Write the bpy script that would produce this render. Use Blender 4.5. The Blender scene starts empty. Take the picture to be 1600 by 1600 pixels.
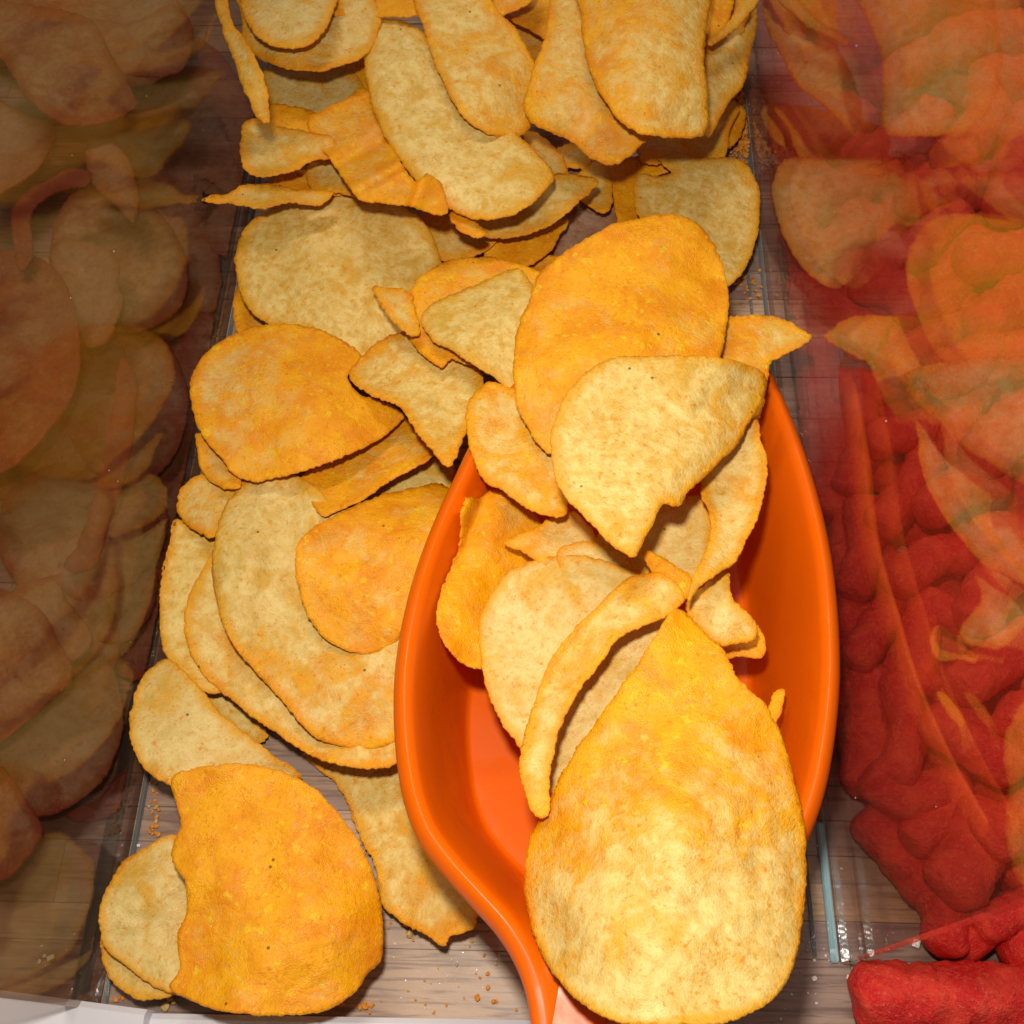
import bpy, bmesh, math, random
import numpy as np
from mathutils import Vector, Matrix, noise, geometry

random.seed(7)
S = bpy.context.scene
C = S.collection

# ------------------------------------------------------------------ camera
F = 1650.0
M = Matrix(((0.9991187652960082, -0.008939830290727905, 0.041009416818010055),
            (0.026919903680747596, 0.8861134961579418, -0.46268584451284933),
            (-0.0322026647841382, 0.4633820792403633, 0.8855732815638004)))
H = 0.27
cam = bpy.data.cameras.new('camera')
cam.sensor_width = 36
cam.lens = F / 1600 * 36
cam.clip_start = 0.005
cam.clip_end = 20
cam_o = bpy.data.objects.new('camera', cam)
C.objects.link(cam_o)
cam_o.matrix_world = Matrix.Translation((0, 0, H)) @ M.to_4x4()
S.camera = cam_o

# ------------------------------------------------------------------ light
W = bpy.data.worlds.new('World')
S.world = W
W.use_nodes = True
W.node_tree.nodes['Background'].inputs[0].default_value = (1.0, 0.88, 0.74, 1)
W.node_tree.nodes['Background'].inputs[1].default_value = 0.14


def area(name, loc, target, size, power, col, shape='DISK', sy=None):
    l = bpy.data.lights.new(name, 'AREA')
    l.shape = shape
    l.size = size
    if sy:
        l.size_y = sy
    l.energy = power
    l.color = col
    o = bpy.data.objects.new(name, l)
    C.objects.link(o)
    o.location = loc
    o.rotation_euler = (Vector(target) - Vector(loc)).to_track_quat('-Z', 'Y').to_euler()
    return o


flash_pos = Vector((0, 0, H)) + M @ Vector((-0.012, 0.048, 0.004))
area('phone_flash', flash_pos, (-0.01, 0.12, 0), 0.018, 0.65, (1.0, 0.92, 0.80))
area('overhead_fill', (-0.35, 1.1, 1.9), (0, 0.1, 0), 1.2, 18, (1.0, 0.88, 0.72), 'RECTANGLE', 0.10)  # unseen, added fill for the far end and for streaks on the scoop

S.view_settings.view_transform = 'Standard'
S.view_settings.look = 'None'
S.view_settings.exposure = 0
S.view_settings.gamma = 1
S.render.engine = 'CYCLES'
S.cycles.max_bounces = 9
S.cycles.diffuse_bounces = 3
S.cycles.glossy_bounces = 5
S.cycles.transparent_max_bounces = 10
S.cycles.caustics_reflective = False
S.cycles.caustics_refractive = False

XL, XR = -0.1054, 0.0672        # the planes of the two clear dividers
WALL_T = 0.003
WALL_H = 0.20


# ------------------------------------------------------------------ helpers
def raydir(u, v):
    return M @ Vector((u - 800, -(v - 800), -F))


def at(u, v, zmm):
    d = raydir(u, v)
    t = (zmm / 1000 - H) / d.z
    return Vector((0, 0, H)) + d * t


def zwall(u, v, X):
    d = raydir(u, v)
    if abs(d.x) < 1e-6 or X / d.x < 0:
        return -999
    return (H + X / d.x * d.z) * 1000


def tag(o, label=None, cat=None, group=None, kind=None):
    if label: o['label'] = label
    if cat: o['category'] = cat
    if group: o['group'] = group
    if kind: o['kind'] = kind
    return o


def link(name, me, mat, parent=None, loc=None):
    o = bpy.data.objects.new(name, me)
    C.objects.link(o)
    if mat: me.materials.append(mat)
    if parent: o.parent = parent
    if loc is not None: o.location = loc
    return o


def empty(name, loc=(0, 0, 0)):
    o = bpy.data.objects.new(name, None)
    o.empty_display_size = 0.01
    C.objects.link(o)
    o.location = loc
    return o


def smooth(me):
    me.polygons.foreach_set('use_smooth', [True] * len(me.polygons))


def box_bm(bm, lo, hi, bev=0.0):
    r = bmesh.ops.create_cube(bm, size=1)
    vs = r['verts']
    for v in vs:
        v.co = Vector([(lo[i] + hi[i]) / 2 + v.co[i] * (hi[i] - lo[i]) for i in range(3)])
    if bev:
        es = list({e for v in vs for e in v.link_edges})
        bmesh.ops.bevel(bm, geom=es, offset=bev, segments=2, affect='EDGES')


def box(name, lo, hi, mat, parent=None, bev=0.0):
    c = Vector([(lo[i] + hi[i]) / 2 for i in range(3)])
    bm = bmesh.new()
    box_bm(bm, [lo[i] - c[i] for i in range(3)], [hi[i] - c[i] for i in range(3)], bev)
    me = bpy.data.meshes.new(name)
    bm.to_mesh(me); bm.free()
    o = link(name, me, mat, None, c)
    if parent:
        o.parent = parent
        o.location = c - parent.location
    return o


# ------------------------------------------------------------------ materials
class NT:
    def __init__(s, name):
        s.m = bpy.data.materials.new(name)
        s.m.use_nodes = True
        s.t = s.m.node_tree
        s.t.nodes.clear()
        s.out = s.n('ShaderNodeOutputMaterial')

    def n(s, typ, **k):
        nd = s.t.nodes.new(typ)
        for a, b in k.items():
            setattr(nd, a, b)
        return nd

    def l(s, a, b):
        s.t.links.new(a, b)

    def set(s, sock, val):
        if isinstance(val, bpy.types.NodeSocket):
            s.l(val, sock)
        else:
            sock.default_value = val

    def math(s, op, a, b=0.0, c=None, clamp=False):
        nd = s.n('ShaderNodeMath', operation=op, use_clamp=clamp)
        s.set(nd.inputs[0], a)
        s.set(nd.inputs[1], b)
        if c is not None: s.set(nd.inputs[2], c)
        return nd.outputs[0]

    def mapr(s, v, a, b, c=0.0, d=1.0, interp='SMOOTHSTEP'):
        nd = s.n('ShaderNodeMapRange', interpolation_type=interp)
        s.set(nd.inputs[0], v)
        for i, x in enumerate((a, b, c, d)):
            s.set(nd.inputs[i + 1], x)
        return nd.outputs[0]

    def mix(s, f, a, b, blend='MIX'):
        nd = s.n('ShaderNodeMix', data_type='RGBA', blend_type=blend)
        s.set(nd.inputs[0], f)
        s.set(nd.inputs[6], a if isinstance(a, bpy.types.NodeSocket) else (*a, 1))
        s.set(nd.inputs[7], b if isinstance(b, bpy.types.NodeSocket) else (*b, 1))
        return nd.outputs[2]

    def noise(s, vec, scale, detail=4, rough=0.55, dist=0.0):
        nd = s.n('ShaderNodeTexNoise')
        s.l(vec, nd.inputs['Vector'])
        nd.inputs['Scale'].default_value = scale
        nd.inputs['Detail'].default_value = detail
        nd.inputs['Roughness'].default_value = rough
        nd.inputs['Distortion'].default_value = dist
        return nd.outputs[0]

    def coords(s, rnd=True, sc=None):
        tc = s.n('ShaderNodeTexCoord').outputs['Object']
        v = tc
        if not sc:          # turn the pattern's lattice away from the flat faces
            ro_ = s.n('ShaderNodeVectorRotate', rotation_type='AXIS_ANGLE')
            s.l(tc, ro_.inputs['Vector'])
            ro_.inputs['Axis'].default_value = (0.62, 0.55, 0.31)
            ro_.inputs['Angle'].default_value = 0.93
            tc = v = ro_.outputs[0]
        if rnd:
            oi = s.n('ShaderNodeObjectInfo').outputs['Random']
            k = s.math('MULTIPLY', oi, 0.37)
            cb = s.n('ShaderNodeCombineXYZ')
            s.l(k, cb.inputs[0]); s.l(s.math('MULTIPLY', oi, 0.91), cb.inputs[1]); s.l(k, cb.inputs[2])
            ad = s.n('ShaderNodeVectorMath', operation='ADD')
            s.l(tc, ad.inputs[0]); s.l(cb.outputs[0], ad.inputs[1])
            v = ad.outputs[0]
        if sc:
            mp = s.n('ShaderNodeVectorMath', operation='MULTIPLY')
            s.l(v, mp.inputs[0]); mp.inputs[1].default_value = sc
            v = mp.outputs[0]
        return v

    def bsdf(s, base, rough, **k):
        b = s.n('ShaderNodeBsdfPrincipled')
        s.set(b.inputs['Base Color'], base if isinstance(base, bpy.types.NodeSocket) else (*base, 1))
        s.set(b.inputs['Roughness'], rough)
        for a, v in k.items():
            s.set(b.inputs[a.replace('_', ' ')], v)
        return b

    def bump(s, h, strength=0.5, dist=0.001, prev=None):
        nd = s.n('ShaderNodeBump')
        s.l(h, nd.inputs['Height'])
        nd.inputs['Strength'].default_value = strength
        nd.inputs['Distance'].default_value = dist
        if prev: s.l(prev, nd.inputs['Normal'])
        return nd.outputs[0]

    def done(s, sh):
        s.l(sh, s.out.inputs['Surface'])
        return s.m


def chip_material(name, pale1, pale2, powder1, powder2, fried):
    """Fried potato slice dusted with seasoning; 'powder' and 'edge' are attributes of the chip's mesh."""
    t = NT(name)
    v = t.coords()
    pw = t.n('ShaderNodeAttribute', attribute_name='powder').outputs['Fac']
    ed = t.n('ShaderNodeAttribute', attribute_name='edge').outputs['Fac']
    big = t.noise(v, 75, 3, 0.6, 0.6)
    mid = t.noise(v, 230, 4, 0.62, 0.4)
    mid2 = t.noise(v, 460, 4, 0.65, 0.3)
    fine = t.noise(v, 950, 4, 0.7)
    grain = t.noise(v, 2900, 2, 0.6)
    wr = t.noise(v, 170, 2, 0.5, 1.2)
    pale = t.mix(t.mapr(t.math('ADD', t.math('MULTIPLY', mid, 0.45), t.math('MULTIPLY', mid2, 0.55)), 0.38, 0.64), pale1, pale2)
    oi = t.n('ShaderNodeObjectInfo').outputs['Random']
    pale = t.mix(t.mapr(oi, 0.0, 1.0, 0.0, 0.55, 'LINEAR'), pale, tuple(a_ * b_ for a_, b_ in zip(pale1, (0.86, 0.90, 1.12))))
    pale = t.mix(t.math('MULTIPLY', t.mapr(big, 0.50, 0.66), 0.70), pale, fried)
    pale = t.mix(t.math('MULTIPLY', t.mapr(wr, 0.54, 0.70), 0.30), pale, tuple(x * 0.72 for x in pale2))
    # golden zone that widens irregularly from the rim
    gz = t.mapr(t.math('ADD', ed, t.math('MULTIPLY', t.math('SUBTRACT', big, 0.5), 2.8)), -0.05, 0.9, 0.85, 0.0)
    pale = t.mix(gz, pale, (fried[0] * 1.08, fried[1] * 1.0, fried[2] * 0.45))
    # seasoning coverage: patches that hold on the rough zones
    cover = t.math('ADD', pw, t.math('MULTIPLY', t.math('SUBTRACT', big, 0.5), 1.5))
    cover = t.math('ADD', cover, t.math('MULTIPLY', t.math('SUBTRACT', mid, 0.5), 0.8))
    cover = t.math('ADD', cover, t.math('MULTIPLY', t.math('SUBTRACT', fine, 0.5), 1.3))
    edge_b = t.mapr(ed, 0.0, 0.8, 0.45, 0.0)
    cover = t.math('ADD', cover, edge_b)
    pc = t.mix(t.mapr(t.noise(v, 120, 4, 0.6, 0.5), 0.34, 0.70), powder1, powder2)
    pc = t.mix(t.mapr(t.noise(v, 420, 2, 0.5), 0.60, 0.72, 0, 0.5), pc, (min(0.9, powder1[0] * 1.08), powder1[1] * 1.55, powder1[2] * 5))
    covf = t.mapr(cover, 0.10, 1.0)
    col = t.mix(covf, pale, pc)
    # seasoning grains lying on the pale areas
    sp = t.mapr(t.noise(v, 820, 3, 0.6), 0.575, 0.66)
    sp = t.math('MULTIPLY', sp, t.mapr(mid, 0.42, 0.58))
    col = t.mix(t.math('MULTIPLY', sp, 0.75), col, (powder2[0] * 0.88, powder2[1] * 0.85, powder2[2]))
    # browned rim
    er = t.mapr(t.math('ADD', ed, t.math('MULTIPLY', t.math('SUBTRACT', mid, 0.5), 0.5)), 0.0, 0.22, 1.0, 0.0)
    col = t.mix(t.math('MULTIPLY', er, 0.30), col, (powder2[0] * 0.85, powder2[1] * 0.75, powder2[2]))
    col = t.mix(t.mapr(fine, 0.34, 0.48, 0.45, 0.0), col, t.mix(1.0, col, (0.80, 0.58, 0.30), 'MULTIPLY'))
    # pepper specks
    vo = t.n('ShaderNodeTexVoronoi', feature='F1')
    t.l(v, vo.inputs['Vector']); vo.inputs['Scale'].default_value = 210
    rnd = t.n('ShaderNodeSeparateColor'); t.l(vo.outputs['Color'], rnd.inputs[0])
    spk = t.math('MULTIPLY', t.mapr(vo.outputs['Distance'], 0.05, 0.11, 1.0, 0.0), t.math('GREATER_THAN', rnd.outputs[0], 0.87))
    col = t.mix(t.math('MULTIPLY', spk, 0.75), col, (0.05, 0.018, 0.006))
    rough = t.mapr(t.noise(v, 160, 3), 0.42, 0.60, 0.26, 0.60)
    h = t.math('ADD', t.math('MULTIPLY', mid, 0.38), t.math('MULTIPLY', fine, 0.55))
    h = t.math('ADD', h, t.math('MULTIPLY', mid2, 0.30))
    h = t.math('ADD', h, t.math('MULTIPLY', wr, 0.2))
    h = t.math('ADD', h, t.math('MULTIPLY', grain, t.mapr(covf, 0.0, 1.0, 0.14, 0.40, 'LINEAR')))
    blis = t.n('ShaderNodeTexVoronoi', feature='SMOOTH_F1')
    t.l(v, blis.inputs['Vector']); blis.inputs['Scale'].default_value = 330
    h = t.math('ADD', h, t.math('MULTIPLY', blis.outputs['Distance'], -0.30))
    nb = t.bump(h, 0.68, 0.0008)
    b = t.bsdf(col, rough, Normal=nb)
    b.inputs['Specular IOR Level'].default_value = 0.36
    return t.done(b.outputs[0])


MAT = {}
MAT['chip'] = chip_material('cheese_chip', (0.86, 0.645, 0.22), (0.72, 0.455, 0.085), (0.94, 0.43, 0.004), (0.84, 0.285, 0.001), (0.68, 0.37, 0.015))
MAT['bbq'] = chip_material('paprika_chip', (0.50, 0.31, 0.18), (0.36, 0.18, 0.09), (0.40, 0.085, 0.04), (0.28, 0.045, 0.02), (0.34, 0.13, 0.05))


def puff_material():
    t = NT('red_puff')
    v = t.coords()
    mid = t.noise(v, 130, 4, 0.6, 0.5)
    fine = t.noise(v, 900, 4, 0.7)
    col = t.mix(t.mapr(mid, 0.40, 0.62), (0.74, 0.010, 0.010), (0.88, 0.050, 0.024))
    col = t.mix(t.mapr(fine, 0.52, 0.70, 0, 0.5), col, (0.90, 0.19, 0.11))
    col = t.mix(t.mapr(fine, 0.42, 0.30, 0, 0.5), col, (0.40, 0.004, 0.008))
    gr = t.noise(v, 2300, 3, 0.7)
    h = t.math('ADD', mid, t.math('MULTIPLY', fine, 0.7))
    h = t.math('ADD', h, t.math('MULTIPLY', gr, 0.35))
    col = t.mix(t.mapr(gr, 0.60, 0.70, 0, 0.5), col, (0.92, 0.26, 0.15))
    b = t.bsdf(col, t.mapr(mid, 0.4, 0.6, 0.45, 0.70), Normal=t.bump(h, 0.9, 0.0012))
    return t.done(b.outputs[0])


def plastic(name, c1, c2, rough, coat=0.0, sss=0.0):
    t = NT(name)
    v = t.coords(False)
    n1 = t.noise(v, 60, 3)
    n2 = t.noise(v, 900, 3)
    col = t.mix(n1, c1, c2)
    # powder dust that stuck to the plastic
    dust = t.mapr(t.noise(v, 1600, 2, 0.5), 0.72, 0.78)
    col = t.mix(t.math('MULTIPLY', dust, 0.35), col, (0.85, 0.42, 0.12))
    r = t.mapr(n1, 0.35, 0.65, rough * 0.8, rough * 1.3)
    b = t.bsdf(col, r, Normal=t.bump(t.math('ADD', n1, t.math('MULTIPLY', n2, 0.06)), 0.15, 0.001))
    b.inputs['Coat Weight'].default_value = coat
    b.inputs['Specular IOR Level'].default_value = 0.27
    if sss:
        b.inputs['Subsurface Weight'].default_value = sss
        b.inputs['Subsurface Radius'].default_value = (0.006, 0.0015, 0.0003)
        b.inputs['Subsurface Scale'].default_value = 0.6
    return t.done(b.outputs[0])


def wood_material(name, hue):
    t = NT(name)
    v = t.coords(True, (9, 55, 40))
    oi = t.n('ShaderNodeObjectInfo').outputs['Random']
    g = t.noise(v, 3.2, 6, 0.65, 1.4)
    g2 = t.noise(t.coords(True, (14, 240, 80)), 3.0, 4, 0.6, 0.5)
    v0 = t.coords(True)
    st = t.noise(v0, 26, 4, 0.6, 0.8)
    a, b_, c_ = hue
    col = t.mix(t.mapr(g, 0.35, 0.65), a, b_)
    col = t.mix(t.mapr(oi, 0.0, 1.0, 0.0, 0.75, 'LINEAR'), col, c_)
    col = t.mix(t.mapr(g2, 0.48, 0.64, 0, 0.65), col, (0.13, 0.07, 0.05))
    col = t.mix(t.mapr(st, 0.52, 0.64, 0, 0.6), col, (0.22, 0.15, 0.14))
    scr = t.mapr(t.noise(t.coords(True, (40, 200, 100)), 4.0, 3, 0.7, 2.0), 0.66, 0.74)
    col = t.mix(t.math('MULTIPLY', scr, 0.45), col, (0.62, 0.58, 0.58))
    b = t.bsdf(col, 0.42, Normal=t.bump(t.math('ADD', g2, g), 0.25, 0.0004))
    return t.done(b.outputs[0])


MAT['puff'] = puff_material()
MAT['scoop'] = plastic('orange_plastic', (0.86, 0.140, 0.001), (0.83, 0.125, 0.0008), 0.34, 0.0, 0.0)
MAT['white'] = plastic('white_plastic', (0.74, 0.74, 0.80), (0.70, 0.70, 0.78), 0.22)
MAT['plank_a'] = wood_material('grey_pink_wood', ((0.42, 0.28, 0.21), (0.25, 0.15, 0.115), (0.34, 0.24, 0.21)))
MAT['plank_b'] = wood_material('light_tan_wood', ((0.56, 0.37, 0.22), (0.46, 0.29, 0.17), (0.42, 0.28, 0.19)))


def acrylic(name, tint, haze, ri, ro, haze_col):
    """Clear sheet: two partly mirroring faces that let the rest through, with smears of oil and dust and a painted, coloured haze."""
    t = NT(name)
    geo = t.n('ShaderNodeNewGeometry')
    ior = t.mapr(geo.outputs['Backfacing'], 0.0, 1.0, ri, 1 / ri, 'LINEAR')
    fr = t.n('ShaderNodeFresnel'); t.l(ior, fr.inputs[0])
    tr = t.n('ShaderNodeBsdfTransparent'); tr.inputs[0].default_value = (*tint, 1)
    gl = t.n('ShaderNodeBsdfGlossy'); gl.inputs['Color'].default_value = (1, 1, 1, 1)
    gl.inputs['Roughness'].default_value = ro
    m1 = t.n('ShaderNodeMixShader')
    t.l(fr.outputs[0], m1.inputs[0]); t.l(tr.outputs[0], m1.inputs[1]); t.l(gl.outputs[0], m1.inputs[2])
    df = t.n('ShaderNodeBsdfDiffuse'); df.inputs[0].default_value = (*haze_col, 1)
    v = t.coords(False)
    sm = t.mapr(t.noise(v, 14, 5, 0.6, 1.2), 0.35, 0.75, haze * 0.15, haze)
    sc = t.mapr(t.noise(t.coords(False, (1, 1, 14)), 60, 3, 0.7, 0.4), 0.58, 0.74, 0.0, 0.022)
    m2 = t.n('ShaderNodeMixShader')
    t.l(t.math('ADD', sm, sc), m2.inputs[0]); t.l(m1.outputs[0], m2.inputs[1]); t.l(df.outputs[0], m2.inputs[2])
    return t.done(m2.outputs[0])


MAT['acrylic'] = acrylic('scuffed_brownish_acrylic', (0.70, 0.61, 0.55), 0.014, 1.38, 0.09, (0.46, 0.33, 0.25))
MAT['acrylic_clear'] = acrylic('clear_acrylic', (0.97, 0.92, 0.89), 0.105, 1.56, 0.03, (0.80, 0.13, 0.07))  # red-orange veil painted in through the haze colour, along with seasoning smears


def edge_acrylic(name, col, a):
    t = NT(name)
    v = t.coords(False, (1, 1, 1))
    n = t.noise(t.coords(False, (600, 14, 600)), 1.0, 3)
    c = t.mix(t.mapr(n, 0.35, 0.65), col, tuple(min(1, x * 1.6 + 0.03) for x in col))
    b = t.bsdf(c, 0.12, Normal=t.bump(t.noise(v, 260, 2), 0.3, 0.0006))
    tr = t.n('ShaderNodeBsdfTransparent'); tr.inputs[0].default_value = (0.75, 0.8, 0.8, 1)
    mx = t.n('ShaderNodeMixShader'); mx.inputs[0].default_value = a
    t.l(tr.outputs[0], mx.inputs[1]); t.l(b.outputs[0], mx.inputs[2])
    return t.done(mx.outputs[0])


MAT['edge_dark'] = edge_acrylic('acrylic_base_seam', (0.16, 0.17, 0.17), 0.5)
MAT['edge_cyan'] = edge_acrylic('acrylic_cut_edge', (0.28, 0.46, 0.52), 0.75)  # paler than the seam: blue light in the edge, put into its colour


def simple(name, c, rough, spec=0.5):
    t = NT(name)
    v = t.coords()
    col = t.mix(t.noise(v, 700, 3), tuple(x * 0.7 for x in c), tuple(min(1, x * 1.15) for x in c))
    b = t.bsdf(col, rough, Normal=t.bump(t.noise(v, 1500, 2), 0.4, 0.0004))
    return t.done(b.outputs[0])


MAT['crumb'] = simple('orange_crumb', (0.80, 0.30, 0.02), 0.6)
MAT['crumb_pale'] = simple('pale_crumb', (0.66, 0.42, 0.14), 0.5)
MAT['salt'] = simple('salt_grain', (0.85, 0.84, 0.82), 0.15)

# ------------------------------------------------------------------ the wooden board (setting)
board = box('wooden_board', (-0.34, -0.12, -0.010), (0.36, 0.56, -0.0026), MAT['plank_a'])
tag(board, kind='structure')
rp = random.Random(3)
pl_ = 0.10
row = 0
y = -0.05
plank_mesh = {}
while y < 0.46:
    pw_ = (0.0085, 0.0115, 0.0150)[rp.randrange(3)]
    x = -0.30 - rp.random() * pl_
    while x < 0.32:
        L = pl_ * (0.45, 0.7, 1.0)[rp.randrange(3)]
        kind = 'plank_b' if rp.random() < 0.3 else 'plank_a'
        key = (round(L, 4), kind, pw_)
        if key not in plank_mesh:
            bm = bmesh.new()
            box_bm(bm, (-L / 2 + 0.00005, -pw_ / 2 + 0.00005, -0.0013), (L / 2 - 0.00005, pw_ / 2 - 0.00005, 0.0013), 0.00015)
            me = bpy.data.meshes.new('plank'); bm.to_mesh(me); bm.free()
            me.materials.append(MAT[kind])
            plank_mesh[key] = me
        o = bpy.data.objects.new('plank', plank_mesh[key])
        C.objects.link(o)
        o.parent = board
        o.location = Vector((x + L / 2, y + pw_ / 2, -0.0013 - rp.random() * 0.00015)) - board.location
        x += L
    y += pw_
    row += 1

# ------------------------------------------------------------------ the two clear dividers
def divider(X, side, y0, y1, label):
    e = empty('divider', (X, y0, 0))
    tag(e, label, 'divider', 'clear dividers between the snack lanes')
    x0, x1 = (X - WALL_T, X) if side < 0 else (X, X + WALL_T)
    box('panel', (x0, y0, 0.0006), (x1, y1, WALL_H), MAT['acrylic' if side < 0 else 'acrylic_clear'], e)
    return e


dl = divider(XL, -1, 0.0085, 0.50, 'tall clear divider at left with dark paprika chips showing through it')
dr = divider(XR, 1, 0.0228, 0.50, 'tall clear divider at right with red puffs showing through it')
# glued base seams
box('base_seam', (XL + 0.0003, 0.0085, 0.0001), (XL + 0.0016, 0.48, 0.0010), MAT['edge_dark'], dl, 0.0003)
box('base_foot', (XL - 0.0075, 0.0085, 0.0001), (XL - 0.0033, 0.48, 0.0008), MAT['edge_dark'], dl, 0.0003)
box('base_seam', (XR - 0.0016, 0.055, 0.0001), (XR - 0.0003, 0.48, 0.0010), MAT['edge_dark'], dr, 0.0003)
box('base_foot', (XR - 0.0060, 0.024, 0.0001), (XR - 0.0050, 0.48, 0.0006), MAT['edge_dark'], dr, 0.0002)
ce = box('cut_edge', (XR - 0.0022, 0.0228, 0.0001), (XR - 0.0003, 0.0545, 0.0018), MAT['edge_cyan'], dr, 0.0003)
def flecks(X, d, n, seed, ulim):
    rr = random.Random(seed)
    bm = bmesh.new()
    for _ in range(n):
        y = rr.uniform(0.03, 0.42); z = rr.uniform(0.002, 0.15) ** 1.0
        sz = rr.uniform(0.00010, 0.00022)
        r = bmesh.ops.create_icosphere(bm, subdivisions=1, radius=sz)
        for w in r['verts']:
            w.co = Vector((w.co.x * 0.4 + X, w.co.y * rr.uniform(.6, 1.6) + y, w.co.z + z)) - d.location
    me = bpy.data.meshes.new('dust_flecks'); bm.to_mesh(me); bm.free()
    o = link('dust_flecks', me, MAT['salt'], d)
    o['kind'] = 'stuff'


flecks(XL + 0.0001, dl, 34, 5, 0)
flecks(XR - 0.0001, dr, 22, 6, 0)
ce['label'] = 'cut edge with painted bluish light at the foot of the panel'

# ------------------------------------------------------------------ white rails at the front
def rail(pts, h, label, depth=0.05):
    # pts: two front-top points (world) ; the rail extends towards the camera side
    a, b = pts
    bm = bmesh.new()
    vs = []
    prof = [(0, -0.0), (0, h - 0.0012), (-0.0012, h), (-depth, h), (-depth, 0)]
    for p in (a, b):
        vs.append([bm.verts.new((p.x, p.y + q[0], q[1] + 0.0002)) for q in prof])
    n = len(prof)
    for i in range(n):
        bm.faces.new((vs[0][i], vs[0][(i + 1) % n], vs[1][(i + 1) % n], vs[1][i]))
    bm.faces.new(vs[0][::-1]); bm.faces.new(vs[1])
    bmesh.ops.recalc_face_normals(bm, faces=bm.faces)
    me = bpy.data.meshes.new('front_rail'); bm.to_mesh(me); bm.free()
    o = link('front_rail', me, MAT['white'])
    tag(o, label, 'rail', 'white rails along the front')
    return o


rail((at(-260, 1513, 13), at(228, 1577, 13)), 0.013, 'white plastic rail at the bottom left corner, below the dark lane')
rail((at(233, 1583, 9), at(835, 1594, 9)), 0.009, 'thin white rail below the big orange chip, left of the scoop handle')

# ------------------------------------------------------------------ outline tools
def catmull(pts, step=5.0):
    n = len(pts)
    P = [np.array(p, float) for p in pts]
    out = []
    for i in range(n):
        p0, p1, p2, p3 = P[i - 1], P[i], P[(i + 1) % n], P[(i + 2) % n]
        L = np.linalg.norm(p2 - p1)
        k = max(1, int(round(L / step)))
        d1, d2 = p1 - p0, p3 - p2
        # centripetal-ish: limit tangents so that uneven spacing does not overshoot
        m1 = (p2 - p0) * 0.5
        m2 = (p3 - p1) * 0.5
        for m in (m1, m2):
            l = np.linalg.norm(m)
            if l > L: m *= L / l
        for j in range(k):
            t = j / k
            h00 = 2 * t ** 3 - 3 * t ** 2 + 1; h10 = t ** 3 - 2 * t ** 2 + t
            h01 = -2 * t ** 3 + 3 * t ** 2; h11 = t ** 3 - t ** 2
            out.append(h00 * p1 + h10 * m1 + h01 * p2 + h11 * m2)
    return np.array(out)


def catmull_open(pts, k=8):
    P = [np.array(p, float) for p in pts]
    P = [2 * P[0] - P[1]] + P + [2 * P[-1] - P[-2]]
    out = []
    for i in range(1, len(P) - 2):
        p0, p1, p2, p3 = P[i - 1:i + 3]
        for j in range(k):
            t = j / k
            out.append(0.5 * ((2 * p1) + (-p0 + p2) * t + (2 * p0 - 5 * p1 + 4 * p2 - p3) * t * t + (-p0 + 3 * p1 - 3 * p2 + p3) * t ** 3))
    out.append(P[-2])
    return np.array(out)


def inside(pts, poly):
    x, y = pts[:, 0], pts[:, 1]
    res = np.zeros(len(pts), bool)
    n = len(poly)
    j = n - 1
    for i in range(n):
        xi, yi = poly[i]; xj, yj = poly[j]
        c = ((yi > y) != (yj > y)) & (x < (xj - xi) * (y - yi) / (yj - yi + 1e-12) + xi)
        res ^= c
        j = i
    return res


# ------------------------------------------------------------------ the scoop (shape used by the chips that lie in it)
RIM = [(735, 690), (708, 745), (682, 800), (656, 865), (636, 930), (621, 1000), (614, 1060), (613, 1120), (618, 1190), (630, 1255),
       (652, 1312), (690, 1365), (735, 1415), (775, 1460), (803, 1505), (820, 1550), (829, 1600), (834, 1650),
       (905, 1665), (968, 1655), (975, 1610), (990, 1570), (1030, 1530), (1090, 1490), (1155, 1440), (1212, 1385), (1258, 1325), (1288, 1250),
       (1306, 1160), (1315, 1060), (1312, 960), (1302, 870), (1285, 790), (1258, 700), (1226, 620), (1195, 560), (1150, 515), (1085, 490),
       (1010, 480), (940, 490), (870, 530), (800, 595)]


def rim_z(v):
    return float(np.interp(v, [480, 565, 700, 960, 1250, 1650], [27, 32, 43, 51, 54, 54]))


rimc = catmull(RIM, 9)
rim3 = [at(u, v, rim_z(v)) for u, v in rimc]
SC = at(960, 1060, 36)
SC = Vector((SC.x, SC.y))
nrim = len(rim3)
rim_out = []
for i in range(nrim):
    tn = rim3[(i + 1) % nrim] - rim3[i - 1]
    nn = Vector((tn.y, -tn.x, 0)).normalized()
    if nn.dot(rim3[i] - Vector((SC.x, SC.y, rim3[i].z))) < 0: nn = -nn
    rim_out.append(nn)
for it in range(4):
    rim_out = [(rim_out[i - 1] + rim_out[i] * 2 + rim_out[(i + 1) % nrim]).normalized() for i in range(nrim)]
rim_edge = rim3
rim_w = np.array([float(np.interp(v_, [1440, 1550], [0, 1])) for u_, v_ in rimc])
rim3 = [p - o_ * 0.0036 + Vector((0, 0, 0.0018 - 0.0012 * w_)) for p, o_, w_ in zip(rim_edge, rim_out, rim_w)]
rim_ang = np.array([math.atan2(p.y - SC.y, p.x - SC.x) for p in rim3])
rim_r = np.array([math.hypot(p.y - SC.y, p.x - SC.x) for p in rim3])
rim_zz = np.array([p.z for p in rim3])
_o = np.argsort(rim_ang)
_A = np.concatenate([rim_ang[_o] - 2 * math.pi, rim_ang[_o], rim_ang[_o] + 2 * math.pi])
_R = np.tile(rim_r[_o], 3)
_Z = np.tile(rim_zz[_o], 3)
rim_w = np.array([float(np.interp(v_, [1440, 1550], [0, 1])) for u_, v_ in rimc])
_W = np.tile(rim_w[_o], 3)
FLOOR = 0.009


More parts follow.
